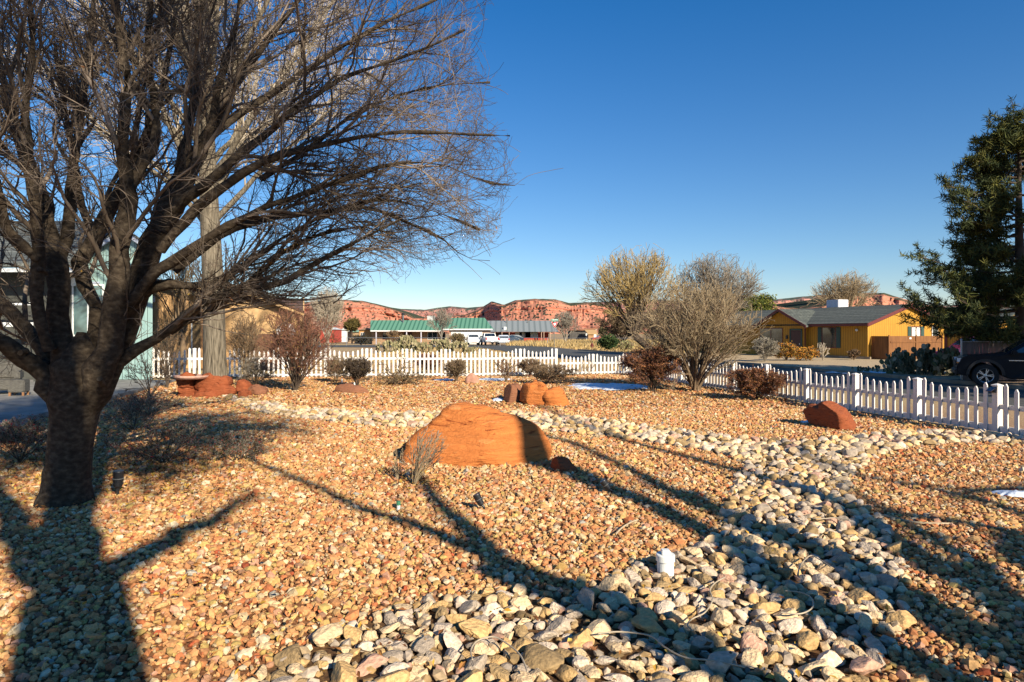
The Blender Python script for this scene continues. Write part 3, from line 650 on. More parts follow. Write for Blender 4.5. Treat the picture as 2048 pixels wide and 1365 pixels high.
RK('long low brown boulder under the bushes left of centre', [(659, 786), (660, 774), (680, 769), (702, 772), (720, 775), (733, 782), (733, 793), (700, 795), (665, 794)], 20.2, 0.6, m_red3, seed=11, sub=4)
stackY = 19.2
for k, (lab, ol, dy, mm) in enumerate([
    ('uppermost block at the left corner of the red rock pile', [(342, 754), (350, 750), (376, 749), (378, 762), (376, 773), (348, 773)], 0, m_red2),
    ('middle block at the left corner of the red rock pile', [(347, 770), (376, 769), (377, 786), (348, 786)], .05, m_red2),
    ('lowest block at the left corner of the red rock pile', [(346, 786), (354, 782), (374, 783), (377, 797), (345, 798)], .0, m_red2),
    ('long top slab of the red rock pile beside the big trunk', [(374, 765), (378, 754), (395, 750), (420, 749), (436, 755), (441, 763), (430, 771), (376, 772)], .1, m_red2),
    ('broad middle slab of the red rock pile', [(374, 773), (400, 770), (440, 770), (458, 776), (464, 787), (440, 793), (376, 790)], .1, m_red2),
    ('bottom slab of the red rock pile sunk in leaves', [(374, 790), (400, 786), (425, 788), (430, 797), (405, 802), (378, 799)], -.1, m_red2),
    ('small knobbly rock at the top right of the red rock pile', [(424, 760), (432, 753), (448, 756), (454, 766), (440, 771), (428, 770)], .2, m_red2),
    ('rounded rock just right of the red rock pile', [(461, 772), (466, 763), (478, 761), (490, 770), (492, 780), (478, 784), (464, 781)], .3, m_red2),
    ('low long rock ending the red rock row on the right', [(486, 780), (492, 773), (510, 772), (522, 779), (524, 789), (508, 792), (488, 788)], .3, m_red3),
    ('small red rock wedged under the row beside the cobbles', [(468, 788), (474, 781), (486, 783), (490, 793), (480, 796), (470, 795)], -.2, m_red2)]):
    RK(lab, ol, stackY+dy, 0.7, mm, 'stacked red rocks beside the big trunk', seed=20+k, sub=4, flatfront=.6, lean=.03, rough=.10, strata=.09, cuts=2, freq=2.0)
t = thing('stone_dish', 'flat pink sandstone dish with a thin black rod on top of the red rock pile', 'bird bath', P(384, 756.5, 19.45))
MB().lathe([(0.40, -.03), (0.46, 0.0), (0.50, 0.04), (0.50, 0.085), (0.44, 0.075), (0.02, 0.055)], 28).obj('dish', nmat('pink_slab', [(0.50, 0.27, 0.19), (0.64, 0.40, 0.31)], 9, .8, .3), t, smooth=False)
MB().tube([(0.12, 0, 0.05), (0.12, 0, 0.30)], .012, 6).obj('rod', plain('dark_metal', (.03, .03, .03), .5), t)

# ------------------------------------------------------------------ white picket fences
m_white = nmat('white_vinyl', [(0.72, 0.66, 0.61), (0.80, 0.75, 0.71)], 3.0, 0.45, 0.05, detail=8)
def picket_mesh(h, w=.078, t=.022):
    mb = MB(); mb.prism([Vector(p) for p in ((-w/2, -t/2, 0.03), (w/2, -t/2, 0.03), (w/2, -t/2, h-.055), (.010, -t/2, h), (-.010, -t/2, h), (-w/2, -t/2, h-.055))], (0, t, 0))
    me = mb.mesh('picket'); me.materials.append(m_white); return me
def post_mesh(h, w=.115):
    mb = MB(); mb.box(-w/2, w/2, -w/2, w/2, -.05, h-.03)
    c = w/2+.012; mb.box(-c, c, -c, c, h-.03, h-.008); mb.add([(-c, -c, h-.008), (c, -c, h-.008), (c, c, h-.008), (-c, c, h-.008), (0, 0, h+.022)], [(0, 1, 4), (1, 2, 4), (2, 3, 4), (3, 0, 4)])
    me = mb.mesh('post'); me.materials.append(m_white); return me
OFF = [.025, -.06, -.095, -.12, -.125, -.098, -.06, .025]
def picket_fence(label, A, B, npan, H, rail_z, low_rail, first_post=True, last_post=True, drop_first=0):
    A = Vector(A); B = Vector(B); d = (B-A); L = d.length; rz = math.atan2(d.y, d.x)
    t = thing('picket_fence', label, 'fence', (A.x, A.y, 0), rz)
    pm = post_mesh(H); pk = [picket_mesh(H+o) for o in OFF[:4]]; pk = [picket_mesh(H+o) for o in OFF]
    step = L/npan
    def z(s): q = A + d*(s/L); return float(hgt(q.x, q.y)) + .02
    for i in range(npan+1):
        if (i == 0 and not first_post) or (i == npan and not last_post): continue
        link('post', pm, None, t, loc=(i*step, 0, z(i*step)))
    rm = MB(); rw = step-.117
    up = MB().box(-rw/2, rw/2, -.02, .02, rail_z-.045, rail_z+.045).mesh('rail', bevel=.006); up.materials.append(m_white)
    lo = MB().box(-rw/2, rw/2, -.02, .02, low_rail[0], low_rail[1]).mesh('rail', bevel=.006); lo.materials.append(m_white)
    for i in range(npan):
        s = (i+.5)*step; link('rail', up, None, t, loc=(s, 0, z(s))); link('rail', lo, None, t, loc=(s, 0, z(s)))
        for k in range(8):
            sk = i*step + step*(k+1)/9.0
            o = link('picket', pk[k], None, t, loc=(sk, -.034, z(sk)))
            o.rotation_euler = (random.gauss(0, .006), random.gauss(0, .008), 0)
    return t
bkd = (BK1-BK0).normalized(); Q = Vector((2.01, 29.7, 0)); 
picket_fence('tall white picket fence across the back of the yard', (-14.4, 25.75, 0), Q, 10, 1.19, .77, (.06, .13))
picket_fence('lower white picket fence section right of the tall fence, before the corner', Q + Vector((.973, .2306, 0))*.11, FR0, 2, .93, .52, (.05, .13), first_post=False)
s_end = FR0 + frd*(1.859*13)
side = picket_fence('low white picket fence running along the road on the right', FR0 + frd*.06, s_end, 13, .93, .52, (.04, .16), first_post=False)
strip('fence_footing', [(FR0.x+.06, FR0.y), (s_end.x+.06, s_end.y)], 0.16, 0.0, 0.035, kerbm)
# solar lamp on the near fence post
lp = FR0 + frd*(.06 + 0) + frd*0; pp = Vector((9.17, 12.3, 0))
# nearest post to px 1993
best = min((FR0 + frd*(.06 + (1.859*13-.06)/13*i) for i in range(14)), key=lambda q: abs(CX+q.x*F/q.y-1993) if q.y > 2 else 9e9)
t = thing('solar_lamp', 'small black solar lamp fixed to the nearest white fence post', 'lamp', (best.x-.075, best.y-.02, 0))
blk = plain('black_plastic', (0.018, 0.018, 0.02), .45)
MB().box(-.05, .0, -.05, .05, .80, .87, ).obj('housing', blk, t, bevel=.006)
MB().prism([Vector((-.11, -.07, .82)), Vector((-.11, .07, .82)), Vector((.0, .07, .90)), Vector((.0, -.07, .90))], (-.004, 0, .012)).obj('solar_panel', glassmat('solar_glass', (0.01, 0.015, 0.05), .2), t)

# ------------------------------------------------------------------ small garden things
pvc = plain('white_pvc', (0.78, 0.77, 0.73), .35, var=.05)
t = thing('drain_pipe', 'white plastic drain cleanout pipe with square plug among the river rocks', 'pipe', (pipe_pos.x, pipe_pos.y, 0))
MB().lathe([(.066, -.05), (.066, .115), (.0, .115)], 28).obj('pipe', pvc, t, smooth=False)
MB().lathe([(.060, .112), (.0745, .114), (.0745, .118), (.0745, .160), (.070, .166), (.0, .166)], 28).obj('collar', pvc, t)
MB().box(-.034, .034, -.034, .034, .164, .200).obj('plug', pvc, t, bevel=.005)
rib = plain('spot_black', (0.02, 0.02, 0.022), .4); rim_ = plain('spot_rim', (0.16, 0.16, 0.15), .35)
def spot(label, px, py, tip, s=1.0):
    b = G(px, py); T = P(tip[0], tip[1], b.y*1.0) - b
    t = thing('garden_spotlight', label, 'garden light', (b.x, b.y, float(hgt(b.x, b.y))+.02), group='black garden spotlights on the gravel')
    d = Vector((T.x, -.02*0, T.z)); L = d.length; u = d.normalized(); r = .042*s
    MB().tube([(0, 0, -.05), (0, 0, .03), tuple(u*L*.3)], [.012*s, .014*s, .018*s], 8).obj('stake', rib, t)
    body = MB(); k = .3
    prof = [(.3, .6), (.36, .8), (.40, .8), (.41, .92), (.48, .92), (.49, .85), (.56, .85), (.57, .98), (.64, .98), (.65, .9), (.95, 1.0), (1.0, .95)]
    body.tube([tuple(u*L*a) for a, _ in prof], [r*c for _, c in prof], 16).obj('housing', rib, t)
    MB().tube([tuple(u*L*.66), tuple(u*L*.69)], r*1.03, 16).obj('ring', rim_, t)
    return t
spot('black ribbed spotlight leaning left on the gravel in front of the huge boulder', 968, 1021, (952, 990))
spot('black ribbed spotlight right of the huge boulder', 1224, 988, (1205, 962))
spot('grey upright spotlight just right of the nearest tree trunk', 235, 992, (237, 945), 1.45)
b_ = G(797, 1022); t = thing('sprinkler_head', 'white sprinkler riser with a green cap in the gravel', 'sprinkler', (b_.x, b_.y, 0))
MB().lathe([(.020, 0), (.020, .06), (.016, .062), (.0, .062)], 12).obj('riser', pvc, t)
MB().lathe([(.021, .062), (.025, .066), (.022, .105), (.0, .107)], 12).obj('cap', plain('sprinkler_green', (0.06, 0.22, 0.12), .5), t)
for lab, px, py in (('white marker stake in the gravel left of the low bushes', 684, 768), ('white marker stake under the dark bush left of centre', 709, 776)):
    b_ = G(px, py); t = thing('marker_stake', lab, 'stake', (b_.x, b_.y, 0), group='white marker stakes')
    MB().lathe([(.03, 0), (.03, .17), (.022, .19), (0, .19)], 8).obj('stake', pvc, t)
b_ = G(441, 788); t = thing('path_light', 'black path light with a flat hat in front of the big straight trunk', 'garden light', (b_.x, b_.y, 0))
MB().tube([(0, 0, 0), (0, 0, .88)], .014, 8).obj('stem', rib, t); MB().lathe([(.16, .86), (.15, .88), (.06, .92), (.02, .94)], 20).obj('hat', rib, t)
# drip irrigation lines looping over the rocks
m_hose = plain('drip_hose', (0.42, 0.34, 0.24), .6)
def hose(label, pts, r=.005, name='drip_hose', mat=None, cat='hose', z=.10):
    P3 = [G(x, y, z) for x, y in pts]; n = 8; out = []
    for i in range(len(P3)-1):
        p0, p1, p2, p3 = P3[max(i-1, 0)], P3[i], P3[i+1], P3[min(i+2, len(P3)-1)]
        for k in range(n):
            t_ = k/n; out.append(.5*((2*p1) + (p2-p0)*t_ + (2*p0-5*p1+4*p2-p3)*t_*t_ + (3*p1-p0-3*p2+p3)*t_**3))
    out.append(P3[-1]); b0 = out[0].copy()
    o = MB().tube([q-b0 for q in out], r, 6).obj(name, mat or m_hose, None, smooth=True); o.location = b0
    tag(o, label, cat, 'thin drip hoses over the river rocks' if cat == 'hose' else None)
hose('thin pale drip hose making a tall arch over the rocks at the bottom centre', [(945, 1320), (942, 1300), (955, 1282), (985, 1274), (1010, 1285), (1040, 1310), (1055, 1345)])
hose('thin pale drip hose running along the bottom of the bed to the right', [(1195, 1268), (1240, 1264), (1300, 1272), (1330, 1295), (1370, 1315), (1430, 1322), (1490, 1335)])
hose('drip hose loop on the near left side below the white pipe', [(1385, 1262), (1375, 1250), (1385, 1238), (1410, 1225), (1425, 1200), (1420, 1180), (1432, 1165), (1450, 1155)])
hose('drip hose curling round the rocks in the middle of the bed', [(1560, 1225), (1600, 1228), (1625, 1215), (1622, 1195), (1600, 1185), (1570, 1182)])
hose('drip hose arching from the upper middle of the bed', [(1595, 1150), (1602, 1130), (1620, 1112), (1640, 1120), (1662, 1135)])
hose('short drip hose in the narrow upper part of the bed', [(1700, 1040), (1670, 1036), (1640, 1038), (1610, 1034)])
m_stick = nmat('dry_stick', [(0.36, 0.26, 0.16), (0.50, 0.40, 0.27)], 30, .9)
hose('pale forked stick lying on the gravel right of the spotlights', [(1232, 1068), (1245, 1055), (1262, 1045), (1276, 1040)], .009, 'fallen_stick', m_stick, 'stick', .05)
hose('long thin stick lying across the gravel on the right', [(1700, 1020), (1760, 1030), (1830, 1045), (1905, 1048)], .012, 'fallen_stick', m_stick, 'stick', .05)
# ------------------------------------------------------------------ shared building materials
m_fascia = plain('maroon_trim', (0.13, 0.028, 0.026), .5)
m_roofd = shingle('dark_shingle', (0.075, 0.085, 0.075), (0.115, 0.125, 0.105))
m_yel = siding('yellow_siding', (0.43, 0.20, 0.016), (0.50, 0.25, 0.022), .20, 0)
m_yely = siding('yellow_siding_long', (0.43, 0.20, 0.016), (0.50, 0.25, 0.022), .20, 1)
m_glass = glassmat('window_glass'); m_shut = plain('green_shutter', (0.035, 0.075, 0.065), .6); m_doord = plain('dark_door', (0.06, 0.02, 0.015), .5)
m_wfr = plain('white_frame', (.72, .72, .70), .5); m_curt = plain('curtain_pale', (.55, .55, .5), .9)
def gable_solid(x0, x1, y0, y1, h, hr):
    """walls with gable ends at y0 and y1; ridge along y"""
    mb = MB(); xm = (x0+x1)/2
    mb.prism([Vector(p) for p in ((x0, y0, 0), (x1, y0, 0), (x1, y0, h), (xm, y0, hr), (x0, y0, h))], (0, y1-y0, 0)); return mb
def roof_y(x0, x1, y0, y1, h, hr, ov=.35, th=.14, yo=.3, lift=.01):
    """two roof slabs, ridge along y, eaves at x0-ov and x1+ov"""
    mb = MB(); xm = (x0+x1)/2; s = (hr-h)/(xm-x0)
    for sx, xe in ((-1, x0-ov), (1, x1+ov)):
        ze = h - s*ov
        a = [Vector((xe, y0-yo, ze+lift)), Vector((xm, y0-yo, hr+lift)), Vector((xm, y1+yo, hr+lift)), Vector((xe, y1+yo, ze+lift))]
        mb.prism(a if sx > 0 else a[::-1], (0, 0, th))
    return mb
def window(parent, M, w, h, frame=.06, glass=None, mullions=1, fmat=None, shutters=None, deep=.03, label=None):
    """a window whose local x is width, z up, facing -y; M places it"""
    fm = fmat or m_fascia; glass = glass or m_glass
    mb = MB(); mb.box(-w/2-frame, w/2+frame, -deep, 0.01, h, h+frame); mb.box(-w/2-frame, w/2+frame, -deep, .01, -frame, 0)
    mb.box(-w/2-frame, -w/2, -deep, .01, 0, h); mb.box(w/2, w/2+frame, -deep, .01, 0, h)
    for k in range(1, mullions+1):
        if mullions: x = -w/2 + w*k/(mullions+1); mb.box(x-.025, x+.025, -deep-.004, .01, 0, h)
    o = mb.obj('window', fm, parent); o.matrix_local = M
    MB().box(-w/2+.001, w/2-.001, -.012, .008, .001, h-.001).obj('pane', glass, o)
    if shutters:
        for s in (-1, 1):
            q = MB(); x = s*(w/2+frame+.19); q.box(x-.18, x+.18, -deep-.01, .01, -.05, h+.05)
            for k in range(8): z = .0 + h*k/8; q.box(x-.14, x+.14, -deep-.022, -deep-.008, z+.03, z+h/8-.02)
            q.obj('shutter', shutters, o)
    return o
def TM(x, y, z, rz=0): return Matrix.Translation((x, y, z)) @ Matrix.Rotation(rz, 4, 'Z')

# ------------------------------------------------------------------ yellow house
H = thing('yellow_house', 'single storey yellow house with dark shingle roof and maroon trim across the road', 'house', (25.7, 47, 0), math.radians(23.6))
W, Lh, hw, hr = 8.5, 19.0, 2.62, 3.95
gable_solid(0, W, 0, Lh, hw, hr).obj('wall', m_yely, H)
o = MB(); o.prism([Vector(p) for p in ((.0, -.012, .0), (W, -.012, .0), (W, -.012, hw), (W/2, -.012, hr), (0, -.012, hw))], (0, .01, 0)); o.obj('wall', m_yel, H)
MB().box(0.0, W, -.02, -.011, hw-.03, hw+.0).obj('belt_board', m_yel, H)
rf = roof_y(0, W, 0, Lh, hw, hr).obj('roof', m_roofd, H)
# cross gable over the entrance
g0, g1 = 5.3, 10.1; gm = (g0+g1)/2; gh = 3.78; fx = -.35
mb = MB(); mb.prism([Vector(p) for p in ((fx, g0, 0), (fx, g1, 0), (fx, g1, hw-.02), (fx, gm, gh), (fx, g0, hw-.02))], (0.5, 0, 0)); mb.obj('porch_wall', m_yely, H)
mb = MB()
for s, ye in ((-1, g0-.45), (1, g1+.45)):
    ze = hw - (gh-hw)/((g1-g0)/2)*.45
    a = [Vector((fx-.3, ye, ze)), Vector((fx-.3, gm, gh+.03)), Vector((3.2, gm, gh+.03)), Vector((3.2, ye, ze))]
    mb.prism(a if s < 0 else a[::-1], (0, 0, .13))
mb.obj('roof', m_roofd, H)
mb = MB()
for ye, sg in ((g0-.45, 1), (g1+.45, -1)):
    ze = hw - (gh-hw)/((g1-g0)/2)*.45
    mb.prism([Vector((fx-.34, ye, ze-.08)), Vector((fx-.34, gm, gh-.05)), Vector((fx-.34, gm, gh+.17)), Vector((fx-.34, ye, ze+.14))], (.035, 0, 0))
mb.obj('rake_board', m_fascia, H)
mb = MB(); s_ = (hr-hw)/(W/2)
for xe, sg in ((-.35, 1), (W+.35, -1)):
    ze = hw - s_*.35
    mb.prism([Vector((xe, -.34, ze-.10)), Vector((W/2, -.34, hr-.08)), Vector((W/2, -.34, hr+.16)), Vector((xe, -.34, ze+.14))], (0, .035, 0))
mb.obj('rake_board', m_fascia, H)
mb = MB(); ze = hw - s_*.35; mb.box(-.385, -.352, -.3, g0-.46, ze-.06, ze+.12); mb.box(-.385, -.352, g1+.46, Lh, ze-.06, ze+.12); mb.obj('gutter', m_fascia, H)
window(H, TM(fx-.005, 8.75, .85, -PI/2), 2.4, 1.45, mullions=1, glass=glassmat('glass_mirror', (0.10, 0.095, 0.08), .08))
window(H, TM(-.005, 3.27, .85, -PI/2), 1.2, 1.5, mullions=0, shutters=m_shut)
window(H, TM(5.2, -.02, 1.60), .95, .78, mullions=1, fmat=m_fascia, glass=m_curt, shutters=m_shut)
window(H, TM(7.4, -.02, 1.60), .6, .78, mullions=0, fmat=m_wfr)
d = MB().box(-.05, 0.02, 5.60, 6.60, .08, 2.15).obj('door', m_doord, H); d.location = (fx, 0, 0)
MB().box(-.08, -.052, 5.68, 5.74, 1.0, 1.12).obj('handle', m_wfr, d)
mb = MB(); mb.box(-.07, .02, 5.48, 5.58, .05, 2.27); mb.box(-.07, .02, 6.62, 6.72, .05, 2.27); mb.box(-.07, .02, 5.48, 6.72, 2.17, 2.27); o = mb.obj('door_frame', m_shut, H); o.location = (fx, 0, 0)
MB().box(-.09, .0, 6.95, 7.1, 1.45, 1.75).obj('porch_lamp', blk, H).location = (fx, 0, 0)
MB().lathe([(.02, 0), (.09, .05), (.09, .16), (.02, .2)], 10, (-.1, .8, 2.05)).obj('wall_lamp', m_wfr, H)
mb = MB().box(.72, .98, -.12, -.02, .55, .95).obj('meter_box', m_wfr, H, bevel=.02)
MB().tube([(.85, -.07, 0), (.85, -.07, .56)], .025, 6).obj('conduit', rim_, H)
MB().tube([(fx-.03, g0-.1, 0.05), (fx-.03, g0-.1, hw-.2)], .05, 6).obj('downpipe', m_fascia, H)
cm = MB(); cm.box(4.4, 5.6, 6.1, 7.3, 3.55, 4.75).obj('cooler_box', plain('cooler_white', (.62, .62, .66), .5), H, bevel=.03)
mb = MB(); mb.box(-.12, 0.0, -.3, 5.2, 0, .22); mb.obj('foundation', kerbm, H)
# cedar fence beside it
m_cedar = siding('cedar_boards', (0.15, 0.055, 0.012), (0.25, 0.10, 0.024), .14, 0)
m_cedary = siding('cedar_boards_side', (0.15, 0.055, 0.012), (0.25, 0.10, 0.024), .14, 1)
C_ = H.matrix_basis if False else Matrix.Translation((25.7, 47, 0)) @ Matrix.Rotation(math.radians(23.6), 4, 'Z')
q = C_ @ Vector((.35, -1.35, 0))
t = thing('wood_gate_fence', 'reddish brown wooden board fence beside the yellow gable wall', 'fence', q, math.radians(23.6))
MB().box(0, 5.8, -.02, .02, .05, 1.72).obj('board_panel', m_cedar, t); MB().box(-.02, .02, .03, 1.30, .05, 1.72).obj('board_panel', m_cedary, t)
mb = MB(); mb.box(.2, 5.7, -.06, -.022, .45, .54); mb.box(.2, 5.7, -.06, -.022, 1.25, 1.34); mb.obj('rail', m_cedar, t)
for x in (0.02, 2.9, 5.78): MB().box(x-.05, x+.05, -.075, -.025, 0, 1.8).obj('post', m_cedary, t)
MB().prism([Vector((2.2, -.03, 1.5)), Vector((2.4, -.03, 1.5)), Vector((2.4, -.03, 1.62)), Vector((2.2, -.03, 1.62))], (0, -.01, 0)).obj('latch', m_wfr, t)
# detached yellow garage
t = thing('yellow_garage', 'yellow garage with maroon posts partly hidden behind the pine on the right', 'garage', (43.2, 58, 0), math.radians(23.6))
gable_solid(0, 7.5, 0, 9, 2.8, 4.1).obj('wall', m_yely, t); MB().box(0, 7.5, -.012, -.002, 0, 2.8).obj('wall', m_yel, t)
roof_y(0, 7.5, 0, 9, 2.8, 4.1).obj('roof', m_roofd, t)
for y in (.08, 2.2, 4.4, 6.6): MB().box(-.08, .02, y-.12, y+.12, 0, 2.7).obj('post', m_fascia, t)

# ------------------------------------------------------------------ neighbour's tan house on the left
m_tan = siding('tan_siding', (0.55, 0.31, 0.13), (0.66, 0.40, 0.19), .26, 0); m_tan2 = nmat('tan_panel', [(0.54, 0.33, 0.15), (0.63, 0.41, 0.21)], 1.5, .8, .1)
m_brroof = shingle('brown_shingle', (0.10, 0.055, 0.04), (0.15, 0.085, 0.06)); m_trimt = plain('tan_trim', (0.56, 0.36, 0.18), .6)
t = thing('tan_house', 'tan neighbour house with brown roof behind the big trunk on the left', 'house', (0, 0, 0))
Y1 = 35.0
def X(px, Y): return (px-CX)*Y/F
def Z(py, Y): return CAMH - (py-HY)*Y/F
mb = MB(); mb.prism([P(432, 566, Y1), P(596, 628, Y1), Vector((X(596, Y1), Y1, 0)), Vector((X(384, Y1), Y1, 0)), P(384, 585, Y1)], (-3.1, 9, 0)); mb.obj('wall', m_tan2, t)
mb = MB(); mb.prism([P(432, 561, Y1-.5), P(608, 627, Y1-.5), P(608, 632, Y1-.5), P(432, 568, Y1-.5)], (0, .06, 0)); mb.prism([P(432, 561, Y1-.5), P(432, 568, Y1-.5), P(380, 590, Y1-.5), P(380, 583, Y1-.5)], (0, .06, 0)); mb.obj('rake_board', m_trimt, t)
mb = MB(); th = .12
mb.prism([P(432, 560.5, Y1-.55), P(609, 626.5, Y1-.55), P(609, 622, Y1-.55), P(432, 556, Y1-.55)], (-3.0, 9, 0)); mb.prism([P(432, 556, Y1-.55), P(378, 579, Y1-.55), P(378, 583.5, Y1-.55), P(432, 560.5, Y1-.55)], (-3.0, 9, 0)); mb.obj('roof', m_brroof, t)
# rear wing with level ridge
mb = MB(); Yr = 41; mb.add([P(500, 598, Yr+2), P(608, 598, Yr+2), P(608, 624, Yr-2), P(500, 624, Yr-2), P(500, 624, Yr+6), P(608, 624, Yr+6)], [(3, 2, 1, 0), (0, 1, 5, 4), (1, 2, 5), (0, 4, 3)]); mb.obj('roof', m_brroof, t)
MB().prism([Vector((X(505, Yr), Yr-1.6, 0)), Vector((X(603, Yr), Yr-1.6, 0)), Vector((X(603, Yr), Yr-1.6, Z(625, Yr))), Vector((X(505, Yr), Yr-1.6, Z(625, Yr)))], (-2.4, 7, 0)).obj('wall', m_tan2, t)
MB().box(X(607.3, Yr-2), X(609, Yr-2), Yr-2.1, Yr-2.0, Z(629, Yr), Z(597, Yr)).obj('rake_board', m_trimt, t)
for px in (586, 603): MB().box(X(px-3, Y1-.3), X(px+3, Y1-.3), Y1-.35, Y1-.12, 0, Z(630, Y1)).obj('porch_post', m_trimt, t)
# left wing
Y2 = 33.0
mb = MB(); mb.prism([P(300, 564, Y2), P(402, 593, Y2), Vector((X(402, Y2), Y2, 0)), Vector((X(300, Y2), Y2, 0))], (0, 5, 0)); mb.obj('wall', m_tan, t)
MB().box(X(300, Y2), X(402, Y2), Y2-.03, Y2-.002, Z(589, Y2), Z(587.4, Y2)).obj('belt_board', m_trimt, t)
mb = MB(); mb.prism([P(300, 560, Y2-.5), P(409, 592, Y2-.5), P(409, 597, Y2-.5), P(300, 565, Y2-.5)], (0, .05, 0)); mb.obj('rake_board', m_trimt, t)
mb = MB(); mb.prism([P(300, 556, Y2-.55), P(411, 589, Y2-.55), P(411, 592, Y2-.55), P(300, 559.5, Y2-.55)], (0, 6, 0)); mb.obj('roof', m_brroof, t)
MB().box(X(304, Y2), X(312, Y2), Y2-.14, Y2-.03, Z(605, Y2), Z(593, Y2)).obj('wall_lamp', m_wfr, t, bevel=.03)
d = MB().box(X(386, Y2), X(401, Y2), Y2-.05, Y2-.005, 0.05, Z(618, Y2)).obj('door', plain('tan_door', (.30, .2, .1), .6), t)
MB().box(X(383.5, Y2), X(385.8, Y2), Y2-.08, Y2-.004, 0.0, Z(616, Y2)).obj('door_frame', m_wfr, t)
# brown covered trailer and dish in front of it
t = thing('covered_trailer', 'brown tarp covered trailer in front of the tan house', 'trailer', (X(525, 31), 31, 0))
mb = MB(); mb.prism([Vector(p) for p in ((-.75, 0, .35), (.75, 0, .35), (.8, 0, 1.2), (.35, 0, 1.85), (-.3, 0, 1.9), (-.6, 0, 1.5))], (0, 2.4, 0)); mb.obj('cover', nmat('brown_tarp', [(.10, .05, .03), (.2, .10, .06)], 4, .8, .5), t, bevel=.08)
for x in (-.5, .5): MB().tube([(x-.08, .1, .28), (x+.08, .1, .28)], .28, 14).obj('wheel', blk, t)
t = thing('satellite_dish', 'pale grey satellite dish by the right end of the tan house', 'dish', (X(572, 33), 33, 0))
o = MB().lathe([(.03, .0), (.25, .03), (.48, .12), (.47, .14), (.25, .05), (0, .03)], 20).obj('dish', m_wfr, t); o.location = (0, 0, 1.95); o.rotation_euler = (math.radians(62), 0, .3)
MB().tube([(0, .1, 0), (0, .1, 1.95)], .03, 6).obj('mast', rim_, t)

# ------------------------------------------------------------------ own teal house beside the patio
m_teal = siding('teal_siding', (0.22, 0.35, 0.34), (0.32, 0.46, 0.43), .24, 0); m_rough = shingle('weathered_shingle', (0.09, 0.10, 0.095), (0.17, 0.18, 0.165))
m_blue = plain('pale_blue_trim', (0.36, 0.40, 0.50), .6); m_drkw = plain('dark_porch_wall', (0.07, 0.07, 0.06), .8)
t = thing('teal_house', 'teal house with grey shingle roof and white porch beams behind the nearest tree', 'house', (0, 0, 0))
Yh = 24.8
mb = MB(); mb.prism([P(148, 522, Yh), P(243, 462, Yh), P(305, 503, Yh), Vector((X(305, Yh), Yh, .16)), Vector((X(148, Yh), Yh, .16))], (-4.1, 7, 0)); mb.obj('wall', m_teal, t)
mb = MB(); mb.prism([P(144, 520, Yh-.3), P(243, 457, Yh-.3), P(243, 467, Yh-.3), P(144, 531, Yh-.3)], (0, .06, 0)); mb.prism([P(243, 457, Yh-.3), P(312, 503, Yh-.3), P(312, 512, Yh-.3), P(243, 467, Yh-.3)], (0, .06, 0)); mb.obj('rake_board', m_blue, t)
mb = MB(); mb.prism([P(143, 520, Yh-.35), P(243, 456.5, Yh-.35), P(243, 452, Yh-.35), P(143, 515, Yh-.35)], (-4.2, 7.5, 0)); mb.prism([P(243, 452, Yh-.35), P(243, 456.5, Yh-.35), P(313, 503, Yh-.35), P(313, 498, Yh-.35)], (-4.2, 7.5, 0)); mb.obj('roof', m_rough, t)
# main body: roof slope facing the yard, porch under it
mb = MB(); a, b_, c, d = P(-700, 446, Yh+6.5), P(243, 449, Yh+6.5), P(160, 536, Yh-1.2), P(-520, 536, Yh-1.2)
d = Vector((a.x, Yh-1.2, c.z)); mb.prism([a, b_, c, d], (0, 0, .15)); mb.obj('roof', m_rough, t)
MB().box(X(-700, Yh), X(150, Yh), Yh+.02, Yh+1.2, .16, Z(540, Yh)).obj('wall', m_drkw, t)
MB().box(X(-520, Yh-1.2), X(158, Yh-1.2), Yh-1.26, Yh-1.16, c.z-.16, c.z-.02).obj('gutter', m_wfr, t)
for py, hgt_ in ((607, .10), (650, .16)): MB().box(X(-500, Yh-1), X(72, Yh-1), Yh-1.1, Yh-.98, Z(py+4, Yh-1), Z(py+4, Yh-1)+hgt_).obj('porch_beam', m_wfr, t)
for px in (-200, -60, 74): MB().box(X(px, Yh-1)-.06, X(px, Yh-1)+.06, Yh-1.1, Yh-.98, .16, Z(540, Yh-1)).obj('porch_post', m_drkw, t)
for px, w_, py0, py1 in ((165, 1.1, 690, 572),):
    o = window(t, TM(X(px+12, Yh), Yh-.01, Z(py0-20, Yh)), w_, Z(py1, Yh)-Z(py0-20, Yh), mullions=1, fmat=m_wfr, glass=glassmat('glass_teal_reflection', (0.10, 0.16, 0.16), .04))
MB().box(X(148, Yh), X(200, Yh), Yh-.06, Yh-.01, Z(568, Yh), Z(564, Yh)).obj('belt_board', m_blue, t)
MB().box(X(145, Yh-.1), X(153, Yh-.1), Yh-.2, Yh-.06, Z(573, Yh), Z(556, Yh)).obj('flood_lamp', m_wfr, t, bevel=.02)
m_wick = nmat('wicker', [(0.05, 0.045, 0.04), (0.16, 0.15, 0.13)], 14, .8, .8, .02, stretch=(1, 1, 6))
t = thing('wicker_chair', 'dark wicker armchair on the patio at the left edge', 'chair', (X(10, 19), 19, .16), .5)
MB().box(-.38, .38, -.38, .38, .12, .42).obj('seat', m_wick, t, bevel=.03); MB().box(-.38, .38, .28, .40, .42, .95).obj('backrest', m_wick, t, bevel=.04)
for s in (-1, 1): MB().box(s*.34-.07, s*.34+.07, -.38, .28, .422, .66).obj('armrest', m_wick, t, bevel=.03)
for sx in (-.32, .32):
    for sy in (-.32, .32): MB().box(sx-.03, sx+.03, sy-.03, sy+.03, 0, .12).obj('leg', plain('leg_wood', (.25, .12, .05), .6), t)
t = thing('wicker_stool', 'small wicker stool standing right of the wicker armchair', 'stool', (X(38, 18.4), 18.4, .16), .3)
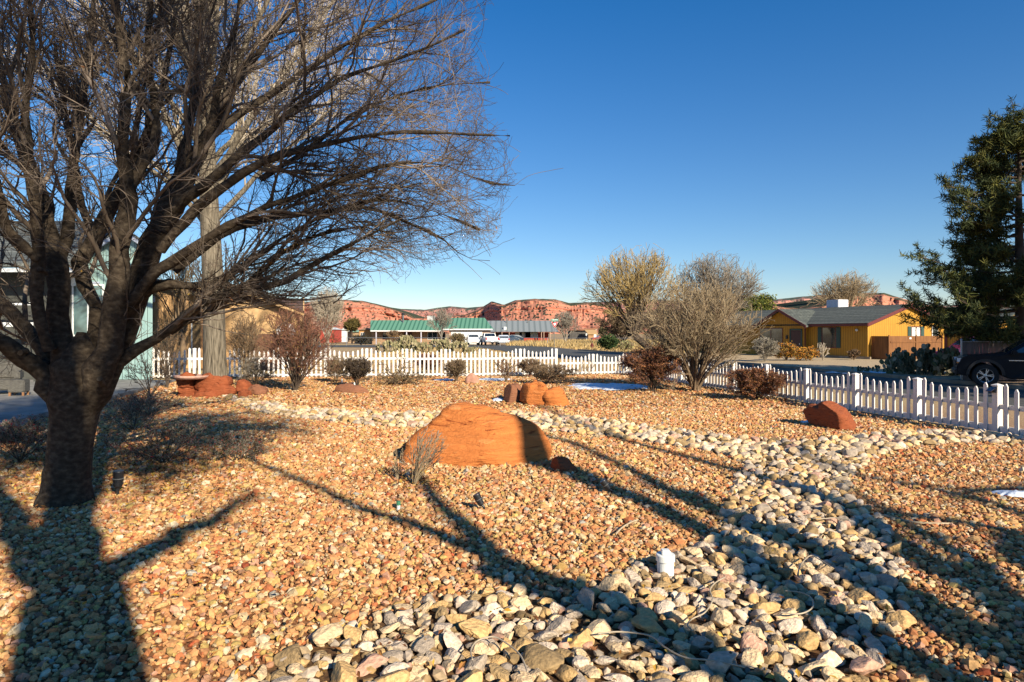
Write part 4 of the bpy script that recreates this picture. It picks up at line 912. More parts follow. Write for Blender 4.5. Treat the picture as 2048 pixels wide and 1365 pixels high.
MB().box(-.20, .20, -.20, .20, .10, .45).obj('seat', m_wick, t, bevel=.02)
for sx in (-.16, .16):
    for sy in (-.16, .16): MB().box(sx-.025, sx+.025, sy-.025, sy+.025, 0, .10).obj('leg', bpy.data.materials['leg_wood'], t)

# ------------------------------------------------------------------ far houses
m_green = None
def metalroof(name, c1, c2, sp=.45):
    m, nt, b = newmat(name); s = N(nt, 'ShaderNodeSeparateXYZ'); nt.links.new(coords(nt), s.inputs[0])
    d = N(nt, 'ShaderNodeMath', operation='DIVIDE'); nt.links.new(s.outputs[0], d.inputs[0]); d.inputs[1].default_value = sp
    fr = N(nt, 'ShaderNodeMath', operation='FRACT'); nt.links.new(d.outputs[0], fr.inputs[0])
    g = ramp(nt, fr.outputs[0], [(0, c1), (.18, c1), (.3, c2), (.8, c2), (1, c1)]); nt.links.new(g, b.inputs['Base Color']); bump(nt, b, fr.outputs[0], .5, .03)
    b.inputs['Roughness'].default_value = .5; return m
m_green = metalroof('green_metal_roof', (0.05, 0.15, 0.09), (0.13, 0.29, 0.19), .75); m_greyr = metalroof('grey_metal_roof', (0.15, 0.17, 0.17), (0.23, 0.25, 0.25), 1.1)
m_stuc = nmat('pink_stucco', [(0.42, 0.28, 0.20), (0.52, 0.36, 0.27)], 1.2, .9, .1); m_redw = siding('red_boards', (0.36, 0.035, 0.02), (0.46, 0.06, 0.03), .3, 2)
Yg = 112.0
def hippy(name, mat, parent, e0, e1, r0, r1, ye, yr, ze, zr, back=8):
    mb = MB(); A = Vector((e0, ye, ze)); B = Vector((e1, ye, ze)); Cc = Vector((r1, yr, zr)); D = Vector((r0, yr, zr)); E = Vector((e0, yr+back/2, ze)); Ff = Vector((e1, yr+back/2, ze))
    mb.add([A, B, Cc, D, E, Ff], [(0, 1, 2, 3), (3, 2, 5, 4), (1, 5, 2), (0, 3, 4), (0, 4, 5, 1)]); return mb.obj(name, mat, parent)
t = thing('green_roofed_house', 'long low house with a green metal roof and posted porch across the road', 'house', (0, 0, 0))
hippy('roof', m_green, t, X(740.5, Yg), X(886, Yg), X(740, Yg+4), X(893, Yg+4), Yg, Yg+4.5, Z(661.5, Yg), Z(641, Yg+4.5))
MB().box(X(741, Yg), X(886, Yg), Yg-.05, Yg+.05, Z(663.5, Yg), Z(661.2, Yg)).obj('fascia', m_wfr, t)
MB().box(X(743, Yg+2), X(884, Yg+2), Yg+2, Yg+8, 0, Z(664, Yg+2)).obj('wall', nmat('brown_stucco', [(0.30, 0.18, 0.10), (0.38, 0.24, 0.14)], 1, .9), t)
for px in (752, 782.5, 813, 842): MB().box(X(px-.9, Yg), X(px+.9, Yg), Yg+.1, Yg+.3, 0, Z(662, Yg)).obj('porch_post', plain('lilac_post', (.55, .52, .58), .6), t)
d = MB().box(X(808, Yg+2), X(824, Yg+2), Yg+1.9, Yg+1.99, .1, Z(664.5, Yg)).obj('door', m_doord, t)
window(t, TM(X(865, Yg+2), Yg+1.98, .9), 1.6, 1.2, fmat=m_wfr); window(t, TM(X(775, Yg+2), Yg+1.98, .9), 1.6, 1.2, fmat=m_fascia)
hippy('roof', m_green, t, X(885, Yg-1), X(985, Yg-1), X(893, Yg+4), X(969, Yg+4), Yg-1, Yg+4.5, Z(658.5, Yg-1), Z(636, Yg+4.5))
MB().box(X(886, Yg-1), X(985, Yg-1), Yg-1.06, Yg-.98, Z(660.5, Yg-1), Z(658, Yg-1)).obj('fascia', m_wfr, t)
MB().box(X(899, Yg), X(978, Yg), Yg-.4, Yg+8, 0, Z(660, Yg)).obj('wall', m_stuc, t)
MB().box(X(903, Yg), X(965, Yg), Yg-.5, Yg-.42, 0, Z(664, Yg)).obj('garage_door', m_wfr, t)
MB().tube([(X(807, Yg+4), Yg+3.6, 3.7), (X(807, Yg+4), Yg+3.6, 5.2)], .14, 8).obj('chimney', plain('stove_pipe', (.10, .11, .12), .5), t)
MB().lathe([(.14, 0), (.3, .05), (.3, .25), (.1, .35)], 10, (X(807, Yg+4), Yg+3.6, 5.2)).obj('chimney_cap', blk, t)
MB().box(X(853, Yg+4), X(868, Yg+4), Yg+5, Yg+6.2, 3.6, Z(632, Yg+5)).obj('cooler_box', plain('cooler_grey', (.5, .5, .48), .5), t)
Yb = 126.0
t = thing('red_house', 'long red wooden house with a grey metal roof right of the green roofed house', 'house', (0, 0, 0))
hippy('roof', m_greyr, t, X(972, Yb), X(1118.5, Yb), X(975, Yb+5), X(1101, Yb+5), Yb, Yb+5, Z(664, Yb), Z(641.8, Yb+5))
MB().box(X(1020, Yb+2), X(1097, Yb+2), Yb+2, Yb+9, 0, Z(665, Yb+2)).obj('wall', m_redw, t)
MB().box(X(985, Yb+3), X(1020, Yb+3), Yb+3, Yb+9, 0, Z(665, Yb+2)).obj('wall', m_doord, t)
for px in (990, 1004, 1018.5, 1083, 1088, 1101): MB().box(X(px-.6, Yb), X(px+.6, Yb), Yb+.1, Yb+.3, 0, Z(664, Yb)).obj('porch_post', m_stuc, t)
for px, w_ in ((1037.5, 1.3), (1050, 2.2), (1062, 2.6)): window(t, TM(X(px, Yb+2), Yb+1.98, 1.5 if w_ < 2 else 1.1), w_, .6 if w_ < 2 else 1.1, fmat=m_wfr, glass=m_curt)
MB().box(X(1007.5, Yb+1.4), X(1013, Yb+1.4), Yb+.8, Yb+2.3, Z(660, Yb), Z(654, Yb)).obj('cooler_box', m_wfr, t)
for px, h0 in ((1013.5, 5.0), (1055.5, 4.5)): MB().tube([(X(px, Yb+4), Yb+4, 3.4), (X(px, Yb+4), Yb+4, h0)], .09, 8).obj('roof_vent', rim_, t)
Yk = 150.0
t = thing('brown_shed', 'low brown roofed shed with dark open front far behind the yield sign', 'shed', (0, 0, 0))
mb = MB(); mb.prism([P(1136, 661.5, Yk), P(1196, 655.5, Yk), P(1194, 658.5, Yk), P(1180, 661, Yk)], (0, 7, 0)); mb.obj('roof', nmat('rust_roof', [(.22, .09, .05), (.32, .15, .08)], .8, .8), t)
MB().box(X(1140, Yk), X(1172, Yk), Yk+.6, Yk+6, 0, Z(661.5, Yk)).obj('wall', nmat('shed_dark', [(.05, .045, .04), (.13, .12, .11)], 1.5, .9), t)
MB().box(X(1172, Yk), X(1194, Yk), Yk+1.2, Yk+6, 0, Z(659, Yk)).obj('wall', m_wfr, t)
t = thing('tan_hut', 'small hut with a tan sloping roof at the right end of the brown shed', 'hut', (0, 0, 0))
Yk2 = 146.0; mb = MB(); mb.prism([P(1169, 661.3, Yk2+3), P(1192, 661.3, Yk2+3), P(1196, 669.3, Yk2), P(1176, 669.3, Yk2)], (0, 0, .15)); mb.obj('roof', nmat('tan_roof', [(.45, .27, .12), (.55, .35, .16)], 1, .8), t)
MB().box(X(1177, Yk2), X(1188, Yk2), Yk2+.3, Yk2+3, 0, Z(669, Yk2)).obj('wall', nmat('hut_wall', [(.38, .2, .09), (.46, .26, .12)], 1, .8), t)
for k, (lab, pa, pb, pt, pbm, col, rc) in enumerate([('orange brown cottage with a small white window left of the green roofed house', 718, 745, 657, 686, (.42, .22, .08), (.2, .13, .09)), ('low building with a pale green roof under the round dark tree', 695, 716, 661, 682, (.36, .24, .14), (.20, .33, .26)), ('small red and white shed seen through the big bush on the left', 640, 668, 656, 684, (.4, .06, .04), (.6, .6, .6)), ('little white shed beside the round dark tree', 682, 693, 657, 668, (.7, .68, .64), (.55, .53, .5))]):
    Yq = 118.0 + k*8; t = thing('far_cottage' if k == 0 else 'far_shed', lab, 'shed' if k else 'cottage', (0, 0, 0))
    MB().box(X(pa, Yq), X(pb, Yq), Yq, Yq+6, 0, Z(pt+3, Yq)).obj('wall', plain('far_wall_%d' % k, col, .9), t)
    mb = MB(); mb.prism([P(pa-1, pt+3.5, Yq-.3), P((pa+pb)/2, pt-1.0, Yq-.3), P(pb+1, pt+3.5, Yq-.3)], (0, 6.6, 0)); mb.obj('roof', plain('far_roof_%d' % k, rc, .8), t)
    if k == 0: window(t, TM(X(725, Yq), Yq-.01, 1.2), .55, .8, fmat=m_wfr)

# ------------------------------------------------------------------ slatted chain link fence by the jeep
m_slat = nmat('brown_privacy_slat', [(0.13, 0.095, 0.085), (0.20, 0.15, 0.13)], 3, .7); m_galv = plain('galvanized_steel', (.38, .39, .40), .4, metal=.6)
t = thing('slatted_chain_fence', 'brown slatted chain link fence behind the black car on the right', 'fence', (17.7, 25.65, 0), math.radians(8))
mb = MB(); rs = random.Random(3)
for i in range(180):
    x = .05 + i*.072; mb.box(x, x+.064, -.004+rs.uniform(-.003, .003), .004, .05, 1.56)
mb.obj('slat_panel', m_slat, t)
for x in (0, 3.0, 6.0, 9.0, 12.0): MB().lathe([(.035, 0), (.035, 1.64), (.045, 1.65), (.03, 1.70), (0, 1.71)], 10, (x, -.04, 0)).obj('post', m_galv, t)
MB().tube([(0, -.03, 1.59), (13, -.03, 1.59)], .02, 6).obj('rail', m_galv, t)
def chain_fence(label, A, B, h=1.15, sp=3.0, wires=9):
    A = Vector(A); B = Vector(B); L = (B-A).length; t = thing('chain_link_fence', label, 'fence', A, math.atan2(B.y-A.y, B.x-A.x))
    k = int(L/sp)
    pm = MB().tube([(0, 0, 0), (0, 0, h+.05)], .035, 6).mesh('post'); pm.materials.append(m_galv)
    for i in range(k+1): link('post', pm, None, t, loc=(i*L/k, 0, 0))
    MB().tube([(0, 0, h), (L, 0, h)], .028, 6).obj('rail', m_galv, t)
    mb = MB(); n = int(L/.5)
    for i in range(n):
        x = i*L/n; mb.tube([(x, 0, .03), (min(x+h*.8, L), 0, h)], .006, 3, False); mb.tube([(min(x+h*.8, L), 0, .03), (x, 0, h)], .006, 3, False)
    mb.obj('wire_mesh', m_galv, t)
chain_fence('chain link fence along the golden field right of the yield sign', (X(1000, 96), 96, 0), (X(1420, 84), 84, 0), 1.25, 6)
chain_fence('chain link fence in front of the green roofed house', (X(693, 98), 98, 0), (X(930, 98), 98, 0), 1.25, 4)

# ------------------------------------------------------------------ street furniture
t = thing('yield_sign', 'red and white triangular yield sign under green street name plates', 'sign', (X(1108.5, 83), 83, 0))
MB().tube([(0, 0, 0), (0, 0, 3.55)], .04, 8).obj('pole', rim_, t)
m_sred = plain('sign_red', (.50, .008, .012), .5, var=.03); m_swh = plain('sign_white', (.85, .84, .82), .5, var=.03); m_sgr = plain('sign_green', (.02, .30, .20), .5, var=.05)
def tri(cx, cz, w, h, y, th): return MB().prism([Vector((cx-w/2, y, cz+h/2)), Vector((cx+w/2, y, cz+h/2)), Vector((cx, y, cz-h/2))], (0, th, 0))
z0 = Z(650.5, 83); tri(.05, z0, .92, .80, -.06, .02).obj('sign_border', m_swh, t); tri(.05, z0, .84, .73, -.066, .005).obj('sign_plate', m_sred, t); tri(.05, z0+.045, .42, .36, -.071, .004).obj('sign_center', m_swh, t)
MB().box(-.40, .50, -.02, .02, 3.53, 3.72).obj('name_plate', m_sgr, t)
mb = MB(); r_ = random.Random(2); x = -.30
while x < .42:
    w_ = r_.uniform(.03, .055); mb.box(x, x+w_, -.026, -.021, 3.58, 3.58+r_.choice((.07, .09, .10))); x += w_+.018
mb.obj('lettering', m_swh, t)
o = MB().box(-.02, .02, -.25, .30, 3.33, 3.50).obj('name_plate', m_sgr, t); o.rotation_euler = (0, 0, -.4)
t = thing('fire_hydrant', 'dark red fire hydrant on the far verge before the golden field', 'hydrant', (X(1184, 82), 82, 0))
m_hyd = plain('hydrant_red', (.13, .02, .02), .5)
MB().lathe([(.18, 0), (.18, .06), (.12, .08), (.12, .48), (.16, .50), (.16, .54), (.12, .56), (.10, .64), (.04, .70), (0, .71)], 14).obj('body', m_hyd, t); MB().tube([(-.24, 0, .38), (.24, 0, .38)], .06, 8).obj('nozzle', m_hyd, t)
MB().box(X(1186.5, 82)-X(1184, 82), X(1187.8, 82)-X(1184, 82), 0, .05, 0, .3).obj('marker', m_hyd, t)

# ------------------------------------------------------------------ vehicles
m_rub = plain('tyre_rubber', (.02, .02, .02), .85); m_rim = plain('alloy', (.55, .57, .60), .25, metal=.7); m_lred = plain('tail_light', (.45, .01, .01), .2); m_head = plain('head_light', (.7, .72, .74), .1)
m_cg = glassmat('car_glass', (.02, .03, .04), .03)
def arc(cx, cz, r, a0, a1, n=10): return [(cx+r*math.cos(a0+(a1-a0)*i/n), cz+r*math.sin(a0+(a1-a0)*i/n)) for i in range(n+1)]
def taper(me, z0, k, hw):
    for v in me.vertices:
        if v.co.z > z0: v.co.y *= 1 - k*(v.co.z-z0)/hw
def wheel(parent, x, y, r, w=.24, spokes=10, nm='wheel'):
    t_ = MB(); prof = [(r*.62, -w/2), (r*.94, -w/2), (r, -w/2+.03), (r, w/2-.03), (r*.94, w/2), (r*.62, w/2)]
    wo = t_.lathe(prof, 28, cap=False).obj(nm, m_rub, parent); wo.rotation_euler = (PI/2, 0, 0); wo.location = (x, y, r)
    s = -1 if y > 0 else 1
    rb = MB(); rb.lathe([(r*.62, .0), (r*.66, w*.42), (r*.62, w*.47), (r*.58, w*.42), (r*.57, .0)], 28, cap=False).lathe([(.055, .03), (.055, w*.40), (0, w*.42)], 12)
    bd = MB().lathe([(0, -.01), (r*.6, -.01), (r*.6, .01), (0, .01)], 20).obj('spoke_shade_disc', m_rub, wo); bd.rotation_euler = (0 if s > 0 else PI, 0, 0)  # dark disc added so the gaps between spokes read as shade
    for k in range(spokes):
        a = 2*PI*(k//2)/(spokes//2) + (.14 if k % 2 else -.14); M = Matrix.Rotation(a, 4, 'Z'); rb.box(.04, r*.60, -.014, .014, w*.28, w*.38, M)
    ro = rb.obj('rim', m_rim, wo); ro.rotation_euler = (0 if s > 0 else PI, 0, 0)
    return wo
def vehicle(name, label, cat, loc, rz, paint, Ln, Wd, prof, wheels, r, glass_polys, wind, rearw, extra=None, group=None, roofz=1.1, tap=.16, spokes=10):
    """prof: side outline (x from nose, z) including the wheel arches; wind/rearw: glass quads across the body"""
    t = thing(name, label, cat, loc, rz, group); hw = Wd/2
    mb = MB(); mb.prism([Vector((x, -hw, z)) for x, z in prof], (0, Wd, 0)); me = mb.mesh('body', bevel=.035); taper(me, roofz, tap, .6); b = link('body', me, paint, t)
    for gp in glass_polys:
        for s in (-1, 1):
            y = s*(hw+.004); mb = MB(); mb.prism([Vector((x, y, z)) for x, z in (gp if s < 0 else gp[::-1])], (0, -s*.02, 0)); me = mb.mesh('side_window'); taper(me, roofz, tap, .6); link('side_window', me, m_cg, t)
    for nm, (x0, z0, x1, z1), sg in (('windscreen', wind, -1), ('rear_window', rearw, 1)):
        n_ = Vector((z1-z0, 0, -(x1-x0))).normalized(); n_ = n_*(-1 if n_.z < 0 else 1) ; e = n_*.008; k0 = hw*(1-tap*max(z0-roofz, 0)/.6)-.09; k1 = hw*(1-tap*max(z1-roofz, 0)/.6)-.12
        MB().prism([Vector((x0, -k0, z0))+e, Vector((x0, k0, z0))+e, Vector((x1, k1, z1))+e, Vector((x1, -k1, z1))+e], -n_*.015).obj(nm, m_cg, t)
    for wx in wheels:
        for s in (-1, 1): wheel(t, wx, s*(hw-.11), r, spokes=spokes)
    if extra: extra(t, hw, Ln)
    return t
# black car on the right
m_bpaint = plain('black_paint', (.005, .007, .012),   .4, spec=.15, var=.1)
pf = [(.02, .42), (.0, .62), (.03, .80), (.10, 1.0), (.30, 1.08), (1.30, 1.16), (1.42, 1.20), (2.05, 1.66), (2.3, 1.73), (4.2, 1.72), (4.65, 1.22), (4.78, 1.0), (4.78, .5), (4.7, .36)] + arc(3.86, .42, .46, 0, PI)[0:] + [(3.3, .30), (1.5, .30)] + arc(.84, .42, .47, 0, PI) + [(.33, .36)]
def jeep_extra(t, hw, L):
    for s in (-1, 1):
        for cx_ in (.84, 3.86):
            o = MB(); p = arc(cx_, .42, .56, 0, PI, 14); q = arc(cx_, .42, .47, 0, PI, 14)[::-1]
            o.prism([Vector((x, s*(hw+.002), z)) for x, z in p+q], (0, s*.05, 0)); o.obj('wheel_arch', blk, t)
        MB().box(.02, .22, s*hw-(.28 if s > 0 else -.02), s*hw+(-.02 if s > 0 else .28), .86, .99).obj('headlight', m_head, t)
        MB().box(.0, .06, s*(hw-.02)-.03, s*(hw-.02)+.03, .82, .87).obj('marker_lamp', plain('amber_lamp', (.6, .2, .02), .3), t)
        m_ = MB().box(1.55, 1.72, s*(hw+.02)-(.0 if s > 0 else .2), s*(hw+.02)+(.2 if s > 0 else .0), 1.14, 1.30).obj('mirror', m_bpaint, t, bevel=.03)
        MB().box(1.5, 4.0, s*(hw+.006)-.01, s*(hw+.006)+.01, .93, .96).obj('door_trim', m_rim, t)
        for x in (2.2, 3.2): MB().box(x, x+.2, s*(hw+.015)-.015, s*(hw+.015)+.015, 1.0, 1.03).obj('handle', m_rim, t)
    MB().box(-.02, .02, -.62, .62, .74, .90).obj('grille', blk, t); MB().box(-.06, .10, -hw+.05, hw-.05, .42, .60).obj('bumper', blk, t, bevel=.03)
vehicle('suv', 'black off road car parked with its nose left behind the side fence', 'car', (16.45, 24.15, .03), math.radians(-31), m_bpaint, 4.8, 1.94, pf, (.84, 3.86), .40, [[(1.62, 1.22), (2.95, 1.22), (2.95, 1.62), (2.2, 1.62)], [(3.05, 1.22), (4.3, 1.22), (4.1, 1.60), (3.05, 1.62)]], (1.44, 1.21, 2.04, 1.65), (4.22, 1.70, 4.62, 1.25), jeep_extra)
# white minivan, facing the camera
m_wp = plain('white_paint', (.74, .74, .72), .25, spec=.6, var=.03); m_sp = plain('silver_paint', (.48, .52, .58), .25, spec=.6, var=.05)
vprof = [(.0, .35), (0, .70), (.12, .88), (.95, 1.08), (1.75, 1.62), (2.2, 1.74), (4.3, 1.70), (4.8, 1.1), (4.85, .35)] + arc(4.0, .33, .37, 0, PI) + [(3.5, .25), (1.35, .25)] + arc(.95, .33, .37, 0, PI)
def front_extra(t, hw, L):
    for s in (-1, 1):
        MB().box(-.02, .12, s*(hw-.22)-.18, s*(hw-.22)+.18, .66, .80).obj('headlight', m_head, t); MB().box(1.2, 1.35, s*(hw+.1)-.1, s*(hw+.1)+.1, 1.08, 1.22).obj('mirror', blk, t)
    MB().box(-.03, .02, -.45, .45, .62, .68).obj('grille', blk, t); MB().box(-.035, .01, -.4, .4, .36, .42).obj('plate', m_stuc, t)
def rear_extra(t, hw, L):
    for s in (-1, 1): MB().box(L-.06, L+.02, s*(hw-.12)-.11, s*(hw-.12)+.11, .80, 1.02).obj('tail_light', m_lred, t)
    MB().box(L-.03, L+.03, -.28, .28, .62, .74).obj('plate', m_swh, t)
pv = GX(949, 104)
vehicle('minivan', 'white minivan facing the camera in front of the green roofed house', 'car', (pv.x, 103.5, .05), math.radians(98), m_wp, 4.85, 1.9, vprof, (.95, 4.0), .33, [[(1.5, 1.12), (2.9, 1.12), (2.9, 1.58), (2.0, 1.58)], [(3.0, 1.12), (4.55, 1.12), (4.3, 1.55), (3.0, 1.58)]], (1.0, 1.1, 1.72, 1.6), (4.35, 1.66, 4.75, 1.15), front_extra)
# white pickup seen from behind
def pick_extra(t, hw, L):
    for s in (-1, 1): MB().box(L-.05, L+.03, s*(hw-.06)-.09, s*(hw-.06)+.09, .85, 1.22).obj('tail_light', m_lred, t); MB().box(1.75, 1.9, s*(hw+.14)-.12, s*(hw+.14)+.12, 1.25, 1.48).obj('mirror', blk, t)
    MB().box(L-.02, L+.025, -.85, .85, .78, 1.28).obj('tailgate', m_wp, t, bevel=.01); MB().box(L, L+.16, -hw+.03, hw-.03, .52, .70).obj('bumper', m_rim, t, bevel=.02); MB().box(L+.16, L+.18, -.2, .2, .55, .68).obj('plate', m_swh, t)
pprof = [(.0, .45), (0, .95), (.15, 1.08), (1.4, 1.18), (1.95, 1.80), (2.2, 1.90), (3.5, 1.88), (3.7, 1.30), (5.75, 1.30), (5.75, .60), (5.2, .55)] + arc(4.65, .44, .46, 0, PI) + [(4.0, .42), (1.7, .42)] + arc(1.05, .44, .46, 0, PI)
pv = GX(975, 100.5)
vehicle('pickup_truck', 'white pickup truck seen from behind between the minivan and the silver car', 'truck', (-4.25, 106.3, .05), math.radians(-78), m_wp, 5.75, 2.0, pprof, (1.05, 4.65), .42, [[(1.95, 1.28), (2.8, 1.28), (2.8, 1.74), (2.3, 1.74)], [(2.88, 1.28), (3.55, 1.28), (3.45, 1.74), (2.88, 1.74)]], (1.45, 1.22, 1.97, 1.80), (3.52, 1.84, 3.69, 1.36), pick_extra, roofz=1.25, tap=.14)
sprof = [(.0, .35), (0, .75), (.2, .90), (1.1, 1.02), (1.85, 1.48), (2.3, 1.58), (3.6, 1.56), (4.25, 1.12), (4.5, 1.0), (4.55, .35)] + arc(3.75, .33, .37, 0, PI) + [(3.3, .25), (1.3, .25)] + arc(.9, .33, .37, 0, PI)
pv = GX(1007.5, 106)
vehicle('crossover_car', 'silver blue car seen from behind right of the white pickup', 'car', (pv.x-.4, 110.4, .05), math.radians(-84), m_sp, 4.55, 1.85, sprof, (.9, 3.75), .34, [[(1.6, 1.06), (2.7, 1.06), (2.7, 1.48), (2.0, 1.46)], [(2.8, 1.06), (4.0, 1.06), (3.6, 1.46), (2.8, 1.48)]], (1.15, 1.05, 1.85, 1.47), (3.62, 1.53, 4.22, 1.14), rear_extra, roofz=1.0)
pv = GX(1022, 119)
vehicle('dark_car', 'dark blue car parked in the carport of the red house', 'car', (pv.x-2.2, 121, .05), math.radians(10), plain('navy_paint', (.02, .04, .07), .25), 4.55, 1.8, sprof, (.9, 3.75), .34, [[(1.6, 1.06), (2.7, 1.06), (2.7, 1.48), (2.0, 1.46)]], (1.15, 1.05, 1.85, 1.47), (3.62, 1.53, 4.22, 1.14), rear_extra, roofz=1.0)
pv = GX(1193, 140)
vehicle('old_car', 'blue topped red car parked beside the tan hut in the field', 'car', (pv.x-1.2, 139, .05), math.radians(6), plain('faded_red_paint', (.35, .03, .02), .4), 4.55, 1.8, sprof, (.9, 3.75), .34, [[(1.6, 1.06), (2.7, 1.06), (2.7, 1.48), (2.0, 1.46)], [(2.8, 1.06), (4.0, 1.06), (3.6, 1.46), (2.8, 1.48)]], (1.15, 1.05, 1.85, 1.47), (3.62, 1.53, 4.22, 1.14), rear_extra, roofz=1.0)
pv = GX(1955, 34)
vehicle('maroon_car', 'maroon car whose roof shows over the brown slatted fence', 'car', (pv.x-1.6, 34, .05), math.radians(14), plain('maroon_paint', (.22, .02, .03), .25), 4.85, 1.8, vprof, (.95, 4.0), .34, [[(1.5, 1.12), (2.9, 1.12), (2.9, 1.58), (2.0, 1.58)]], (1.0, 1.1, 1.72, 1.6), (4.35, 1.66, 4.75, 1.15), rear_extra)
# ------------------------------------------------------------------ branching
def norm(a): return a/(np.linalg.norm(a, axis=-1, keepdims=True)+1e-9)
def tubes_np(pts, rad, sides):
    """pts (N,P,3), rad (N,P) -> verts, quads"""
    Nn, Pn, _ = pts.shape
    tg = np.empty_like(pts); tg[:, 1:-1] = pts[:, 2:]-pts[:, :-2]; tg[:, 0] = pts[:, 1]-pts[:, 0]; tg[:, -1] = pts[:, -1]-pts[:, -2]; tg = norm(tg)
    ref = np.where(np.abs(tg[:, :1, 2:3]) > .9, np.array([[[1., 0, 0]]]), np.array([[[0., 0, 1.]]])) * np.ones_like(tg)
    u = norm(np.cross(tg, ref)); v = np.cross(tg, u)
    a = np.arange(sides)*2*PI/sides
    ring = pts[:, :, None, :] + rad[:, :, None, None]*(np.cos(a)[None, None, :, None]*u[:, :, None, :] + np.sin(a)[None, None, :, None]*v[:, :, None, :])
    V = ring.reshape(-1, 3)
    b = (np.arange(Nn)*Pn*sides)[:, None, None]; i = (np.arange(Pn-1)*sides)[None, :, None]; k = np.arange(sides)[None, None, :]; k2 = (k+1) % sides
    F_ = np.stack((b+i+k, b+i+k2, b+i+sides+k2, b+i+sides+k), -1).reshape(-1, 4)
    return V, F_
class Tubes:
    def __init__(s): s.V = []; s.F = []; s.n = 0
    def add(s, pts, rad, sides):
        if len(pts) == 0: return
        V, F_ = tubes_np(np.asarray(pts, float), np.asarray(rad, float), sides); s.V.append(V); s.F.append(F_+s.n); s.n += len(V)
    def obj(s, name, mat, parent, origin=(0, 0, 0), smooth=True):
        V = np.concatenate(s.V) - np.array(origin)
        return link(name, np_mesh(name, V, np.concatenate(s.F), 4, smooth), mat, parent)
def resample(pts, rad, n):
    """catmull-rom resampling of a hand-traced limb"""
    pts = np.array([list(p) for p in pts], float); k = len(pts)
    if k == 2: pts = np.array([pts[0], (pts[0]+pts[1])/2, pts[1]]); rad = [rad[0], (rad[0]+rad[1])/2, rad[1]]; k = 3
    d = np.concatenate(([0], np.cumsum(np.linalg.norm(np.diff(pts, axis=0), axis=1)))); t = np.linspace(0, d[-1], n); out = np.zeros((n, 3))
    e = np.vstack((2*pts[0]-pts[1], pts, 2*pts[-1]-pts[-2]))
    for i, tt in enumerate(t):
        j = min(np.searchsorted(d, tt, 'right')-1, k-2); f_ = (tt-d[j])/(d[j+1]-d[j]); p0, p1, p2, p3 = e[j], e[j+1], e[j+2], e[j+3]
        out[i] = .5*((2*p1)+(p2-p0)*f_+(2*p0-5*p1+4*p2-p3)*f_**2+(3*p1-p0-3*p2+p3)*f_**3)
    return out, np.interp(t, d, rad)
def grow(par, prad, k, length, spread, npts, rng, up=0.0, out=None, outw=0.0, wob=.12, grav=0.0, tmin=.2, tmax=1.0, r0=.6, rmax=1, rtip=.3, lfall=.5, keep=None):
    """children of parent tubes. par (N,P,3) prad (N,P); k per parent"""
    N_, Pn, _ = par.shape
    if N_ == 0: return np.zeros((0, npts, 3)), np.zeros((0, npts))
    idx = np.repeat(np.arange(N_), k); t = tmin + (tmax-tmin)*((np.tile(np.arange(k), N_)+rng.random(N_*k))/k); ft = t*(Pn-1); j = np.minimum(ft.astype(int), Pn-2); fr = (ft-j)[:, None]
    a, b = par[idx, j], par[idx, j+1]; p = a*(1-fr)+b*fr; tg = norm(b-a); r = prad[idx, j]*(1-fr[:, 0])+prad[idx, j+1]*fr[:, 0]
    rp = rng.normal(size=p.shape); rp -= tg*(rp*tg).sum(-1, keepdims=True); rp = norm(rp)
    d = tg + rp*spread*rng.uniform(.6, 1.3, (len(p), 1)); d[:, 2] += up
    if out is not None: d += outw*norm(p-np.array(out))
    d = norm(d); L = length*(1-lfall*t)*rng.uniform(.55, 1.25, len(p)); seg = L/(npts-1)
    pts = np.zeros((len(p), npts, 3)); pts[:, 0] = p
    for i in range(1, npts):
        d = d + rng.normal(0, wob, d.shape); d[:, 2] += grav; d = norm(d); pts[:, i] = pts[:, i-1] + d*seg[:, None]
    rs = np.minimum(r*r0, rmax); rad = rs[:, None]*np.linspace(1, rtip, npts)[None]
    if keep is not None:
        m_ = keep(pts); pts, rad = pts[m_], rad[m_]
    return pts, rad
def bits(name, pts, mat, parent, origin, size, rng, pal, shape='leaf'):
    n = len(pts); s = rng.uniform(size[0], size[1], n)
    q = np.array([(-1, 0, 0), (0, -.4, .1), (1, 0, 0), (0, .4, .1)], float) if shape == 'leaf' else np.array([(-.6, -.6, 0), (.6, -.6, .3), (.6, .6, 0), (-.6, .6, .3)], float)
    R = rotmats(n, rng, 1.0); V = np.einsum('nij,vj->nvi', R, q)*s[:, None, None] + (pts-np.array(origin))[:, None, :]
    c = np.array(pal)[rng.integers(0, len(pal), n)]*rng.uniform(.7, 1.25, (n, 1))
    return link(name, np_mesh(name, V.reshape(-1, 3), np.arange(n*4).reshape(-1, 4), 4, False, np.repeat(c, 4, 0)), mat, parent)
m_leaf = tonemat('leaf', .75, 20, 0, vary=.2, spec=.2)

# barks
def bark(name, cols, sc=6, st=(1, 1, .35), bumps=.7):
    return nmat(name, cols, sc, .9, bumps, .02, st, 10, .2)
m_bark = bark('smooth_grey_bark', [(0.026, 0.018, 0.012), (0.055, 0.040, 0.027), (0.105, 0.080, 0.055)], 16, (1, 1, 1.5), .9)
m_twig = nmat('grey_twig', [(0.05, 0.034, 0.024), (0.13, 0.097, 0.07), (0.32, 0.25, 0.195)], 1.3, .85)  # broad pale and dark noise puts sunlit and shaded twigs into the colour
m_cott = bark('furrowed_bark', [(0.05, 0.04, 0.028), (0.17, 0.14, 0.10), (0.27, 0.225, 0.165)], 16, (1.6, 1.6, .16), 1.0)
m_pale = nmat('pale_twig', [(0.34, 0.28, 0.21), (0.56, 0.47, 0.36)], 3, .8)

